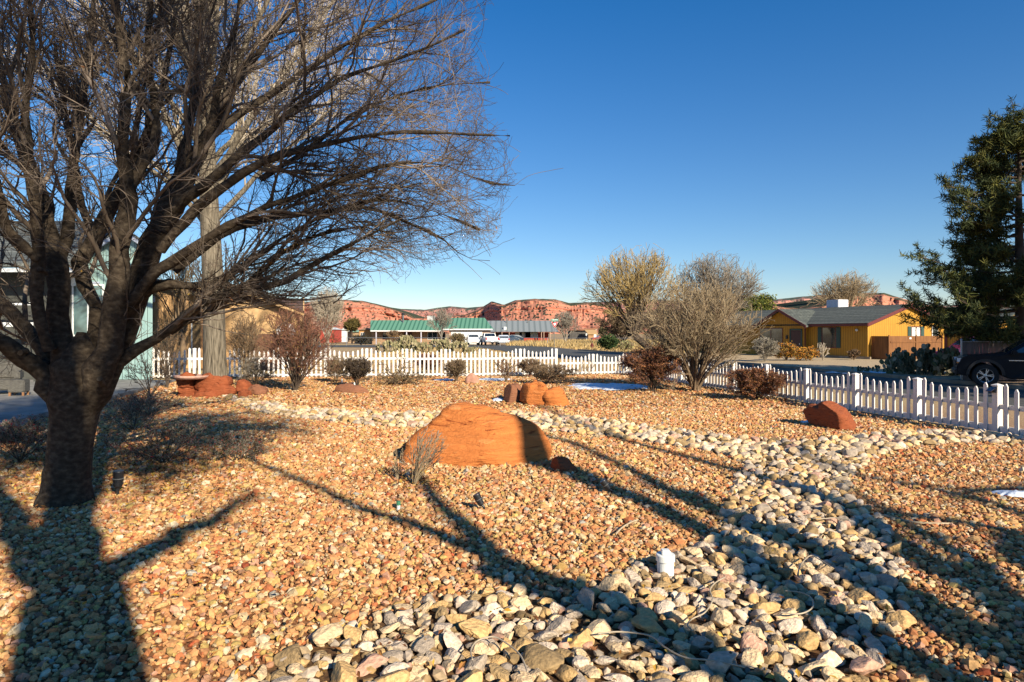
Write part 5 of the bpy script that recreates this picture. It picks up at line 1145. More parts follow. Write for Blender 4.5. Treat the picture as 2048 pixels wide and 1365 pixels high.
# ------------------------------------------------------------------ the nearest tree, limbs traced
rng = np.random.default_rng(21); TY = 7.35
def L_(pts):  # (px,py,depth offset,radius px)
    if pts[0][1] > 715: pts = [(147, 862, .05, 20)] + pts
    else: pts = [(pts[0][0], pts[0][1], pts[0][2], pts[0][3]*.75)] + pts[1:]
    k_ = .66 if pts[1][1] > 715 else .7
    return resample([P(x, y, TY+d) for x, y, d, r in pts], [r*(TY+d)/F*(k_ if y > 600 else .84) for x, y, d, r in pts], 20)
trunk = [(128, 1030, 0, 64), (130, 1008, 0, 50), (134, 960, 0, 42), (142, 890, 0, 39), (148, 840, 0, 41), (150, 800, .0, 46), (152, 770, .0, 44), (156, 735, .0, 46), (160, 700, .0, 26), (163, 665, .0, 8)]
limbs = [
 [(120, 800, 0, 40), (80, 745, -.1, 30), (30, 705, -.3, 26), (-40, 660, -.6, 22), (-140, 590, -.9, 16), (-230, 480, -1.2, 8)],
 [(130, 770, .1, 34), (85, 700, .1, 24), (35, 640, .2, 20), (-15, 595, .4, 17), (-90, 520, .6, 12), (-170, 400, .8, 6)],
 [(150, 760, 0, 45), (126, 680, 0, 31), (118, 610, 0, 27), (112, 540, 0, 26), (98, 470, .1, 22), (80, 400, .1, 19), (58, 330, .2, 15), (30, 250, .2, 11), (5, 150, .3, 8), (-30, 20, .3, 5)],
 [(100, 700, -.2, 24), (78, 640, -.3, 16), (74, 560, -.35, 14), (78, 480, -.4, 13), (68, 400, -.5, 12), (62, 320, -.5, 11), (50, 220, -.6, 9), (66, 120, -.7, 7), (60, 0, -.8, 4)],
 [(76, 520, -.4, 12), (45, 490, -.5, 12), (15, 460, -.6, 11), (0, 400, -.7, 10), (-20, 310, -.8, 7), (-40, 200, -.9, 4)],
 [(168, 750, .2, 34), (182, 680, .3, 17), (192, 625, .3, 16), (176, 580, .3, 16), (160, 530, .35, 18), (190, 470, .4, 17), (225, 410, .5, 14), (262, 335, .6, 12), (300, 255, .8, 10), (330, 150, .9, 7), (350, 20, 1.0, 4)],
 [(200, 755, -.1, 45), (222, 680, -.15, 34), (230, 600, -.2, 27), (236, 520, -.2, 23), (248, 440, -.2, 21), (256, 380, -.2, 18), (246, 310, -.25, 14), (248, 230, -.3, 12), (252, 140, -.3, 10), (238, 60, -.3, 8), (225, -60, -.3, 5)],
 [(254, 392, -.2, 16), (285, 330, -.1, 13), (312, 280, 0, 11), (308, 200, .1, 9), (295, 120, .1, 8), (300, 30, .2, 6), (310, -60, .2, 4)],
 [(215, 745, .1, 40), (245, 660, .15, 32), (278, 580, .2, 28), (300, 500, .2, 27), (325, 430, .2, 22), (352, 370, .3, 17), (400, 290, .4, 13), (450, 200, .5, 10), (520, 100, .6, 7), (590, 10, .7, 5), (640, -60, .8, 3)],
 [(300, 500, .2, 22), (345, 430, .2, 17), (385, 350, .2, 13), (420, 260, .2, 10), (440, 160, .2, 8), (470, 60, .2, 6), (490, -60, .2, 4)],
 [(325, 440, .2, 15), (380, 395, .1, 13), (440, 345, 0, 11), (520, 280, 0, 9), (610, 205, -.1, 7), (700, 150, -.1, 5), (820, 110, -.1, 3.5), (930, 60, -.2, 2)],
 [(205, 790, 0, 30), (230, 735, 0, 20), (262, 705, 0, 16), (310, 680, 0, 15), (345, 655, 0, 14), (390, 620, 0, 13), (440, 592, 0, 11), (500, 578, -.05, 9), (560, 568, -.1, 8), (610, 538, -.1, 6), (670, 505, -.1, 5), (740, 470, -.2, 3.5), (800, 440, -.2, 2)],
 [(340, 665, .05, 11), (372, 645, .1, 10), (405, 630, .15, 9), (452, 603, .2, 8)],
 [(470, 590, 0, 7), (520, 545, .1, 6), (575, 500, .2, 5), (640, 470, .3, 4), (720, 455, .4, 3), (790, 470, .5, 2)],
 [(240, 640, 0, 22), (290, 585, .05, 17), (330, 568, .05, 14), (370, 573, .05, 8), (430, 565, 0, 7), (490, 530, 0, 6), (560, 480, 0, 5), (650, 430, 0, 4), (760, 400, 0, 3), (860, 420, 0, 2.5), (960, 460, 0, 1.5)],
 [(255, 610, -.1, 20), (300, 555, -.15, 14), (350, 520, -.2, 12), (410, 480, -.3, 10), (480, 440, -.3, 9), (570, 400, -.4, 7), (660, 370, -.4, 5.5), (760, 335, -.4, 5), (830, 325, -.4, 4), (900, 335, -.4, 3), (970, 365, -.4, 2), (1030, 372, -.4, 1.2)],
 [(350, 545, .1, 12), (400, 500, .2, 11), (460, 460, .3, 9), (540, 435, .4, 7), (640, 425, .5, 6), (730, 415, .5, 5), (800, 440, .5, 3.5), (880, 475, .5, 2.5), (930, 515, .5, 1.5), (980, 522, .5, 1)],
 [(320, 500, -.2, 16), (380, 430, -.3, 13), (450, 370, -.4, 11), (540, 320, -.5, 9), (640, 290, -.5, 7), (750, 270, -.6, 5), (860, 265, -.6, 3.5), (950, 270, -.6, 2.2), (1020, 272, -.6, 1.2)],
 [(400, 290, .4, 10), (480, 230, .6, 8), (570, 170, .8, 7), (660, 110, .9, 5), (760, 50, 1.0, 4), (860, 5, 1.1, 2.5), (960, -40, 1.2, 1.5)],
 [(520, 360, .1, 8), (600, 310, .2, 6), (700, 235, .3, 5), (800, 190, .4, 3.5), (900, 170, .5, 2), (980, 165, .5, 1.2)],
 [(352, 370, .3, 13), (372, 280, .6, 11), (390, 180, .9, 9), (400, 80, 1.2, 6), (410, -60, 1.5, 4)],
 [(112, 540, 0, 16), (135, 470, .2, 14), (142, 400, .4, 12), (150, 310, .6, 10), (165, 200, .8, 8), (180, 80, 1.0, 6), (190, -60, 1.2, 4)],
 [(190, 470, .4, 10), (160, 400, .7, 9), (150, 330, .9, 8), (130, 220, 1.1, 6), (110, 90, 1.3, 4)],
]
T0 = thing('bare_tree', 'large bare multi stemmed tree nearest the camera on the left', 'tree', P(128, 1005, TY))
org = np.array(T0.location)
LP, LR = zip(*[L_(l) for l in limbs]); LP = np.array(LP); LR = np.array(LR)
for i in range(len(LP)):       # small natural kinks
    w_ = rng.normal(0, 1, LP[i].shape); w_[0] = 0; w_[1] = 0; LP[i] += w_*LR[i][:, None]*.13
tb = Tubes(); tp, tr = resample([P(x, y, TY+d) for x, y, d, r in trunk], [r*TY/F for x, y, d, r in trunk], 22)
tr = tr*(1+rng.normal(0, .015, tr.shape)); tb.add(tp[None], tr[None], 28); tb.add(LP, LR, 14)
to = tb.obj('trunk', m_bark, T0, org)
m_ = to.modifiers.new('rough', 'DISPLACE'); tx = bpy.data.textures.new('bark_bulge', 'CLOUDS'); tx.noise_scale = .13; m_.texture = tx; m_.strength = .05; m_.mid_level = .5; m_.texture_coords = 'LOCAL'
ok = lambda p: (p[:, :, 1].min(1) > 3.6) & (p[:, :, 2].min(1) > .45)
# secondary branches
cen = np.array(P(200, 560, TY))
A, AR = grow(LP, LR, 11, 2.1, .75, 10, rng, up=.08, out=cen, outw=.30, wob=.15, grav=.0, tmin=.28, r0=.55, rmax=.030, rtip=.25, lfall=.45, keep=ok)
B, BR = grow(A, AR, 9, .95, .80, 8, rng, up=.0, out=cen, outw=.16, wob=.19, grav=-.005, tmin=.12, r0=.6, rmax=.010, rtip=.4, lfall=.4, keep=ok)
B2, BR2 = grow(LP, LR, 14, .8, .8, 8, rng, up=.1, out=cen, outw=.2, wob=.14, tmin=.22, r0=.4, rmax=.009, rtip=.4, lfall=.3, keep=ok)
# the right rim of the crown and its drooping lower tips have an outline of their own
def crown_ok(p):
    q = p[:, -1]; px = CX + q[:, 0]*F/q[:, 1]; py = HY - (q[:, 2]-CAMH)*F/q[:, 1]
    lim = np.interp(py, [-400, 0, 100, 200, 290, 375, 465, 520, 545, 590, 610], [1000, 990, 965, 985, 1022, 1032, 1005, 978, 850, 740, 640]) + rng.normal(0, 14, len(px))
    return (px < lim) & ((py < 612) | (px < 330))
def both(p): return ok(p) & crown_ok(p)
k1 = crown_ok(A); A, AR = A[k1], AR[k1]; k1 = crown_ok(B); B, BR = B[k1], BR[k1]
C_, CR = grow(np.concatenate((B, B2)), np.concatenate((BR, BR2)), 7, .36, .9, 5, rng, wob=.22, tmin=.1, r0=.65, rmax=.0045, rtip=.5, lfall=.3, out=cen, outw=.1, keep=both)
D_, DR = grow(C_[::2], CR[::2], 3, .16, .8, 3, rng, wob=.15, tmin=.2, r0=.7, rmax=.003, rtip=.6, keep=both)
tb = Tubes(); tb.add(A, AR, 6); tb.add(B, np.maximum(BR, .0022), 4); tb.add(B2, np.maximum(BR2, .0022), 4); tb.add(C_, np.maximum(CR, .0018), 3); tb.add(D_, np.maximum(DR, .0016), 3)
tb.obj('crown', m_twig, T0, org)
tips = D_[rng.choice(len(D_), min(len(D_), 900), False)][:, -1]
bits('last_leaves', np.concatenate((tips[:120]+0, np.array([P(600+rng.normal(0, 14), 492+rng.normal(0, 6), TY) for _ in range(26)]), np.array([P(541+rng.normal(0, 3), 530+rng.normal(0, 5), TY) for _ in range(6)]))), m_leaf, T0, org, (.012, .03), rng, ((.5, .28, .04), (.36, .16, .04), (.25, .10, .04)))
pass
# pruned stubs on the trunk
for x, y, dx, dy in ((92, 545, -14, -6), (205, 770, -6, -12), (52, 702, -12, 4)):
    a = P(x, y, TY-.3); b_ = P(x+dx, y+dy, TY-.42); MB().tube([a-Vector(org), b_-Vector(org)], [.035, .028], 10).obj('stub', m_bark, T0)

# ------------------------------------------------------------------ tall cottonwood behind it
rng = np.random.default_rng(33); CYd = 19.9
T1 = thing('cottonwood_tree', 'tall thick straight grey trunk with pale bare crown behind the red rock pile', 'tree', P(432, 792, CYd)); org = np.array(T1.location)
tb = Tubes(); tp, tr = resample([P(x, y, CYd) for x, y, r in ((436, 800, 0), (434, 785, 0), (430, 745, 0), (429, 690, 0), (428, 620, 0), (425, 540, 0), (420, 440, 0), (415, 330, 0), (412, 200, 0), (415, 60, 0), (420, -100, 0), (425, -300, 0))], [.47, .41, .345, .32, .31, .30, .28, .25, .21, .16, .11, .05], 26)
tb.add(tp[None], tr[None], 24)
S, SR = grow(tp[None], tr[None], 54, 11.5, .85, 14, rng, up=.30, wob=.10, grav=.02, tmin=.30, tmax=.93, r0=.45, rmax=.10, rtip=.15, lfall=.35)
tb.add(S, SR, 8); tb.obj('trunk', m_cott, T1, org)
A, AR = grow(S, SR, 16, 2.6, .6, 7, rng, up=.22, wob=.12, tmin=.2, r0=.5, rmax=.03, rtip=.3, lfall=.4)
B, BR = grow(A, AR, 8, 1.2, .55, 5, rng, up=.1, wob=.15, tmin=.15, r0=.6, rmax=.011, rtip=.5)
C_, CR = grow(B, BR, 4, .55, .5, 4, rng, up=.1, wob=.15, tmin=.2, r0=.8, rmax=.006, rtip=.6)
def vis(p):
    q = p[:, -1]; px = CX + q[:, 0]*F/q[:, 1]; py = HY - (q[:, 2]-CAMH)*F/q[:, 1]
    lim = np.interp(py, [-200, 0, 130, 260, 330, 420, 560, 620], [930, 920, 900, 850, 760, 700, 620, 560]) + rng.normal(0, 22, len(px))
    return (px < lim) & (py > -260) & (py < 630) & (px > -160)
for nm_ in ('A', 'B', 'C_'):
    pass
k1 = vis(A); A, AR = A[k1], AR[k1]; k1 = vis(B); B, BR = B[k1], BR[k1]; k1 = vis(C_); C_, CR = C_[k1], CR[k1]
tb = Tubes(); tb.add(A, np.maximum(AR, .010), 4); tb.add(B, np.maximum(BR, .0075), 3); tb.add(C_, np.maximum(CR, .006), 3); tb.obj('crown', m_pale, T1, org)

# ------------------------------------------------------------------ generic bare tree or shrub
def plantgen(name, label, cat, px, py, w_px, h_px, nstem, seed, mat_s, mat_t, lean=0.0, stem_r=None, lv=(8, 6, 3), tight=.7, up=.12, leafpal=None, nleaf=0, leafsize=(.01, .025), group=None, Y=None, minr=.004, trunk=None, droop=0.0, wob=.19, fan=1.0, z0=None, stems=(.9, 1.0)):
    """vase shaped stems from one foot; w_px/h_px: size in the survey"""
    rng = np.random.default_rng(seed); b = G(px, py) if Y is None else GX(px, Y); s = b.y/F; W_, H_ = w_px*s, h_px*s
    zb = float(hgt(b.x, b.y)) if z0 is None else z0
    t = thing(name, label, cat, (b.x, b.y, zb), group=group); tb = Tubes()
    r0 = stem_r or max(H_*.012, .006); st = []; sr = []
    o0 = np.zeros(3)
    if trunk:   # (height share, lean x, radius)
        top = np.array([trunk[1]*H_, 0, trunk[0]*H_]); tp, tr = resample([o0-[0, 0, .05], top*.5+[.03*H_, 0, 0], top], [trunk[2]*1.25, trunk[2], trunk[2]*.85], 10); tb.add(tp[None], tr[None], 10); o0 = top; r0 = trunk[2]*.36
    n = 9
    for i in range(nstem):
        a = 2*PI*(i+rng.random())/nstem; e = rng.uniform(.12, 1.0)**.8*fan
        L = (H_-o0[2])*rng.uniform(*stems); rx = math.cos(a)*W_/2*e; ry = math.sin(a)*W_/2*e*.9
        d = np.array([rx + lean*H_, ry, L*(1-.35*e*e)])
        f_ = np.linspace(0, 1, n)[:, None]; p = o0 + rng.normal(0, .012, 3)*[H_, H_, 0] + d*np.concatenate((f_**1.1, f_**1.1, f_**(.88)), 1)
        p += np.cumsum(rng.normal(0, wob*.10*L/n, p.shape), 0); st.append(p); sr.append(r0*rng.uniform(.6, 1.1)*np.linspace(1, .35, n)**1.5)
    st = np.array(st); sr = np.array(sr); tb.add(st, np.maximum(sr, minr*.8), 6 if H_ > 2 else 4)
    cen = np.array([0, 0, H_*.25]); A, AR = grow(st, sr, lv[0], H_*.40, tight, 6, rng, up=up, out=cen, outw=.3, wob=wob, grav=-droop, tmin=.22, r0=.6, rmax=r0*.5, rtip=.35, lfall=.45)
    B, BR = grow(A, AR, lv[1], H_*.20, tight, 5, rng, up=up, out=cen, outw=.25, wob=wob, grav=-droop, tmin=.15, r0=.65, rmax=r0*.25, rtip=.5)
    def fit(p, r):
        q = p[:, -1]; e = (q[:, 0]-(trunk[1]*H_ if trunk else 0)-lean*q[:, 2]*.8)**2/(W_*.56)**2 + q[:, 1]**2/(W_*.56)**2 + np.maximum(q[:, 2]-H_*.45, 0)**2/(H_*.60)**2
        k = (e < rng.uniform(.75, 1.15, len(e))) & (q[:, 2] > .01); return p[k], r[k]
    A, AR = fit(A, AR); B, BR = fit(B, BR)
    tb.add(A, np.maximum(AR, minr*.8), 4)
    tc = Tubes(); tc.add(B, np.maximum(BR, minr), 3)
    Cc = B
    if lv[2]:
        Cc, CRr = grow(B, BR, lv[2], H_*.10, tight, 4, rng, up=up, wob=wob, grav=-droop, tmin=.2, r0=.8, rmax=r0*.15, rtip=.6); Cc, CRr = fit(Cc, CRr); tc.add(Cc, np.maximum(CRr, minr*.85), 3)
    tb.obj('stems' if not trunk else 'trunk', mat_s, t); tc.obj('twigs' if not trunk else 'crown', mat_t, t)
    if nleaf:
        src = np.concatenate((Cc.reshape(-1, 3), B[:, 2:].reshape(-1, 3))); q = src[rng.integers(0, len(src), nleaf)] + rng.normal(0, leafsize[1]*.7, (nleaf, 3)); q[:, 2] = np.maximum(q[:, 2], .01)
        bits('leaves', q, m_leaf, t, (0, 0, 0), leafsize, rng, leafpal)
    return t
def twm(name, a, b): return nmat(name, [a, b], 3, .85)
s_red = twm('reddish_stem', (.14, .055, .035), (.27, .13, .08)); s_brn = twm('brown_stem', (.13, .085, .05), (.26, .18, .11)); s_tan = twm('tan_stem', (.26, .19, .11), (.42, .32, .20)); s_gry = twm('grey_stem', (.20, .17, .13), (.36, .31, .25)); s_yel = twm('yellow_stem', (.33, .22, .08), (.50, .36, .15)); s_drk = twm('dark_stem', (.05, .035, .025), (.12, .085, .06))
LY = ((.5, .32, .06), (.42, .24, .05), (.3, .2, .06)); LR_ = ((.22, .08, .03), (.34, .14, .05), (.16, .09, .03)); LO = ((.16, .14, .05), (.22, .17, .07), (.30, .20, .08)); LB = ((.20, .10, .05), (.28, .15, .07), (.12, .07, .04))
bush = 'shrubs along the inside of the back fence'
plantgen('shrub', 'big reddish brown vase shaped shrub in front of the left part of the back fence', 'shrub', 592, 786, 185, 165, 26, 1, s_drk, s_red, lv=(8, 6, 3), nleaf=1500, leafpal=LY, minr=.006, group=bush, fan=1.0)
plantgen('shrub', 'shrub with dry seed heads between the big trunk and the vase shaped shrub', 'shrub', 492, 770, 100, 135, 18, 2, s_brn, s_brn, lv=(7, 5, 2), nleaf=1100, leafpal=LB, leafsize=(.015, .045), minr=.006, group=bush)
plantgen('shrub', 'low olive shrub behind the red rock row', 'shrub', 510, 778, 90, 60, 16, 3, s_brn, s_gry, nleaf=700, leafpal=LO, minr=.006, group=bush)
plantgen('shrub', 'thin leafless shrub left of the red rock pile', 'shrub', 300, 800, 150, 110, 9, 4, s_drk, s_drk, lv=(6, 4, 2), minr=.005, nleaf=300, leafpal=LB, leafsize=(.01, .03))
plantgen('shrub', 'tall thin seed headed shrub before the teal wall', 'shrub', 335, 770, 70, 135, 7, 41, s_drk, s_brn, lv=(6, 4, 2), minr=.005, nleaf=300, leafpal=LB, leafsize=(.01, .03), Y=22)
plantgen('shrub', 'low brown shrub right of the big vase shaped shrub', 'shrub', 672, 768, 60, 55, 14, 5, s_brn, s_brn, nleaf=500, leafpal=LO, minr=.007, group=bush)
plantgen('shrub', 'dark olive upright shrub behind the long brown boulder', 'shrub', 714, 776, 75, 62, 26, 6, s_drk, s_drk, nleaf=900, leafpal=((.07, .06, .03), (.14, .10, .04), (.22, .15, .06)), minr=.007, group=bush)
plantgen('shrub', 'sparse dark branched shrub with two crooked limbs before the fence', 'shrub', 792, 768, 90, 60, 5, 7, s_drk, s_drk, lv=(4, 3, 2), minr=.009, group=bush, wob=.3)
plantgen('shrub', 'flat olive groundcover shrub right of the crooked shrub', 'shrub', 800, 772, 140, 26, 26, 8, s_brn, s_brn, nleaf=1400, leafpal=LO, minr=.006, group=bush)
plantgen('shrub', 'round russet shrub leaning on the back fence left of the pink stone', 'shrub', 857, 750, 70, 42, 22, 9, s_red, s_red, nleaf=1500, leafpal=LR_, minr=.008, group=bush)
plantgen('shrub', 'dense brown green bush just left of the pink upright stone', 'shrub', 913, 766, 52, 46, 30, 10, s_brn, s_brn, nleaf=1100, leafpal=LO, minr=.007, group=bush)
plantgen('shrub', 'open fan shaped leafless shrub right of the pink upright stone', 'shrub', 1012, 765, 64, 52, 16, 11, s_brn, s_red, lv=(4, 3, 0), minr=.009, group=bush)
plantgen('shrub', 'spreading brown shrub below the end of the tall fence', 'shrub', 1095, 768, 130, 40, 30, 12, s_brn, s_brn, nleaf=1000, leafpal=LB, minr=.007, group=bush)
plantgen('shrub', 'small reddish shrub before the tall fence beside the tall post', 'shrub', 1060, 756, 60, 38, 18, 121, s_red, s_brn, nleaf=500, leafpal=LR_, minr=.008, group=bush)
plantgen('shrub', 'thin tan weeds before the lower section of the back fence', 'shrub', 1178, 752, 40, 36, 7, 13, s_tan, s_tan, lv=(4, 3, 0), minr=.007, group=bush)
plantgen('shrub', 'red brown leafy bush left of the tan many stemmed shrub', 'shrub', 1306, 784, 135, 92, 34, 14, s_drk, s_red, nleaf=5200, leafpal=LR_, leafsize=(.02, .045), minr=.008, lv=(8, 6, 3))
plantgen('shrub', 'large tan many stemmed leafless shrub in front of the fence corner', 'shrub', 1392, 784, 285, 215, 46, 15, s_brn, s_tan, lv=(8, 6, 3), minr=.0065, nleaf=900, leafpal=LO, tight=.55, up=.2, fan=1.0)
plantgen('shrub', 'red brown rounded bush against the side fence', 'shrub', 1512, 801, 150, 62, 36, 16, s_drk, s_red, nleaf=6000, leafpal=LR_, leafsize=(.015, .04), minr=.007, lv=(8, 6, 3), droop=.05)
# dry stalks by the boulder and junipers near the tree
plantgen('dry_grass_clump', 'pale dry stalks clump at the left foot of the huge boulder', 'plant', 828, 974, 95, 118, 30, 17, s_tan, s_gry, lv=(3, 2, 0), minr=.0035, lean=.30, stem_r=.006, wob=.2, tight=.4)
plantgen('dry_grass_clump', 'shorter thin dry stalks left of the pale clump by the boulder', 'plant', 795, 962, 40, 70, 9, 171, s_tan, s_tan, lv=(2, 2, 0), minr=.0035, stem_r=.005, wob=.2, tight=.4)
def prostrate(label, px, py, w_, h_, seed, n=16, nl=5000):
    return plantgen('cotoneaster', label, 'shrub', px, py, w_, h_, n, seed, s_drk, s_gry, lv=(8, 5, 2), minr=.003, nleaf=nl, leafpal=((.025, .035, .02), (.05, .06, .03), (.10, .09, .045), (.03, .04, .02), (.42, .03, .03)), leafsize=(.006, .016), tight=.7, group='low cotoneaster shrubs around the nearest trunk', wob=.2)
prostrate('low spreading dark shrub with red berries right of the nearest trunk', 330, 930, 290, 85, 51)
prostrate('low dark shrub reaching right over the yellow leaves', 470, 925, 190, 60, 52, 12, 2600)
prostrate('low dark berry shrub at the left edge beside the nearest trunk', 40, 930, 170, 95, 53)
prostrate('dark shrub along the patio edge behind the nearest trunk', 265, 865, 170, 75, 54, 14, 3500)
prostrate('dark low shrub in front of the red rock pile', 300, 835, 120, 50, 55, 12, 1500)

# ------------------------------------------------------------------ trees across the road
plantgen('willow_tree', 'leaning yellowish bare willow right of the yield sign', 'tree', 1313, 712, 215, 222, 26, 60, s_drk, s_yel, lv=(8, 6, 3), minr=.014, Y=46, lean=.02, trunk=(.22, -.20, .26), up=.25, stems=(.75, 1.05), z0=0)
plantgen('round_tree', 'rounded grey bare tree right of the willow', 'tree', 1428, 716, 215, 200, 30, 61, s_brn, s_gry, lv=(8, 6, 3), minr=.014, Y=52, trunk=(.2, .0, .22), up=.25, z0=0)
plantgen('scrub_tree', 'dense brown scrubby tree behind the willow', 'tree', 1245, 690, 120, 75, 28, 62, s_brn, s_brn, lv=(8, 7, 3), minr=.03, Y=98, nleaf=1500, leafpal=LO, leafsize=(.06, .14), z0=0)
plantgen('scrub_tree', 'brown bare scrub tree left of the yellow house', 'tree', 1330, 690, 110, 80, 24, 621, s_brn, s_brn, lv=(8, 7, 3), minr=.03, Y=92, nleaf=900, leafpal=LO, leafsize=(.06, .14), z0=0)
plantgen('poplar_tree', 'pale bare tree rising behind the yield sign', 'tree', 1130, 684, 62, 66, 16, 63, s_gry, s_gry, lv=(8, 6, 3), minr=.022, Y=116, trunk=(.12, 0, .2), up=.3, z0=0)
plantgen('poplar_tree', 'pale bare poplars standing left of the green roofed house', 'tree', 655, 690, 80, 120, 22, 64, s_gry, m_pale, lv=(9, 7, 3), minr=.016, Y=80, trunk=(.1, 0, .2), up=.5, z0=0)
plantgen('young_tree', 'thin young tree with few yellow leaves behind the tan house', 'tree', 360, 745, 170, 250, 12, 65, s_brn, s_tan, lv=(7, 5, 2), minr=.008, Y=29, trunk=(.35, .0, .14), nleaf=420, leafpal=LY, leafsize=(.03, .06), z0=0)
plantgen('bare_tree', 'bare spreading tree behind the roof of the yellow house', 'tree', 1690, 700, 150, 150, 26, 66, s_tan, s_tan, lv=(8, 6, 3), minr=.018, Y=80, trunk=(.35, 0, .2), up=.3, z0=0)
plantgen('bare_shrub', 'white barked bare shrub before the yellow house window', 'shrub', 1646, 722, 28, 38, 9, 67, m_pale, m_pale, lv=(4, 2, 0), minr=.02, Y=45, z0=0)
plantgen('shrub', 'small brown shrub before the shaded yellow wall', 'shrub', 1708, 722, 30, 22, 14, 68, s_brn, s_brn, nleaf=300, leafpal=LB, leafsize=(.03, .06), minr=.014, Y=45.5, z0=0)
for k, (lab, px, w_, h_) in enumerate((('largest orange leaved bush, leftmost of the three before the yellow house', 1572, 48, 36), ('middle orange green bush of the three before the yellow house', 1600, 30, 28), ('small orange bush, rightmost of the three before the yellow house', 1621, 32, 27))):
    plantgen('orange_bush', lab, 'bush', px, 724, w_, h_, 22, 70+k, s_drk, s_brn, nleaf=2600, leafpal=((.62, .26, .03), (.5, .18, .03), (.6, .34, .05), (.25, .16, .04)), leafsize=(.04, .08), minr=.01, Y=44.5, group='orange bushes before the yellow house', z0=0)
plantgen('shrub', 'grey sage shrub at the left corner of the yellow house', 'shrub', 1530, 726, 70, 48, 26, 74, s_gry, s_gry, nleaf=1200, leafpal=((.2, .2, .14), (.3, .28, .2)), leafsize=(.03, .06), minr=.014, Y=43, z0=0)
plantgen('yucca', 'dark green spiky yucca mound beside the far side of the road', 'plant', 1217, 700, 46, 30, 60, 75, twm('yucca_green', (.03, .06, .02), (.08, .11, .03)), twm('yucca_green2', (.03, .06, .02), (.10, .12, .03)), lv=(5, 2, 0), minr=.03, Y=70, nleaf=1500, leafpal=((.03, .06, .02), (.07, .10, .03)), leafsize=(.08, .2), z0=0)
plantgen('shrub', 'pale yellow green low shrub right of the yucca mound', 'shrub', 1252, 701, 32, 20, 22, 76, s_tan, s_tan, nleaf=900, leafpal=((.3, .3, .12), (.4, .36, .16)), leafsize=(.06, .12), minr=.02, Y=68, z0=0)
plantgen('shrub', 'olive bush by the driveway left of the minivan', 'shrub', 915, 692, 38, 26, 22, 77, s_brn, s_brn, nleaf=1200, leafpal=LO, leafsize=(.07, .15), minr=.02, Y=95, z0=0)
plantgen('bare_tree', 'small bare tree in front of the gap between the two green roofs', 'tree', 882, 690, 60, 75, 14, 78, s_gry, s_gry, lv=(7, 5, 3), minr=.02, Y=100, trunk=(.2, 0, .12), z0=0)
plantgen('shrub', 'brown bush in the yard before the porch of the green roofed house', 'shrub', 787, 690, 40, 28, 18, 79, s_brn, s_brn, nleaf=900, leafpal=((.35, .2, .08), (.25, .14, .06)), leafsize=(.07, .14), minr=.02, Y=108, z0=0)
plantgen('shrub', 'dark leafy bush left of the porch of the green roofed house', 'shrub', 722, 690, 50, 20, 24, 791, s_drk, s_drk, nleaf=1800, leafpal=((.03, .03, .02), (.07, .06, .03)), leafsize=(.08, .15), minr=.02, Y=104, z0=0)

# leafy round crowns: many small leaf faces clustered in clumps
def leafy(name, label, px, Y, w_px, h_px, base_py, pal, seed, nclump, nleaf, size, cat='tree', trunkr=.15, stretch=1.0):
    rng = np.random.default_rng(seed); s = Y/F; W_, H_ = w_px*s, h_px*s; b = GX(px, Y); zc = CAMH-(base_py-HY)*s
    t = thing(name, label, cat, (b.x, b.y, 0)); tb = Tubes()
    d = norm(rng.normal(size=(nclump, 3))); r = rng.uniform(.35, 1.0, (nclump, 1))**.6; c = d*r*np.array([W_*.42, W_*.42, H_*.42]) + [0, 0, zc+H_*.5]
    c = c[c[:, 2] > .2]
    tp, tr = resample([(0, 0, -.05), (0, 0, zc+H_*.3), (0, 0, zc+H_*.75)], [trunkr, trunkr*.8, trunkr*.3], 8); tb.add(tp[None], tr[None], 8)
    st = np.zeros((len(c), 5, 3)); o_ = np.array([0, 0, zc+H_*.25]); f_ = np.linspace(0, 1, 5)
    for i in range(len(c)): st[i] = o_ + (c[i]-o_)*f_[:, None] + rng.normal(0, .02*H_, (5, 3))*np.array([0, 1, 1, 1, 0])[:, None]
    tb.add(st, np.tile(np.linspace(trunkr*.35, .015, 5), (len(c), 1)), 4); tb.obj('trunk', s_drk, t)
    k = rng.integers(0, len(c), nleaf); q = c[k] + rng.normal(0, 1, (nleaf, 3))*np.array([W_, W_, H_*stretch])*.075
    bits('crown', q, m_leaf, t, (0, 0, 0), size, rng, pal); return t
leafy('round_pine_tree', 'olive green pine behind the roof left of the yellow house', 1505, 66, 95, 62, 648, ((.16, .17, .03), (.10, .13, .025), (.06, .08, .02), (.22, .20, .04)), 80, 60, 9000, (.08, .16))
leafy('dark_round_tree', 'small round dark green brown tree left of the green roofed house', 704, 122, 32, 26, 663, ((.12, .09, .025), (.18, .13, .04), (.07, .06, .02)), 81, 50, 5000, (.12, .22))
leafy('evergreen_bush', 'dark evergreen bush at the foot of the scrub trees', 1206, 110, 20, 26, 678, ((.08, .07, .03), (.12, .1, .05)), 82, 20, 1500, (.12, .2), 'bush')

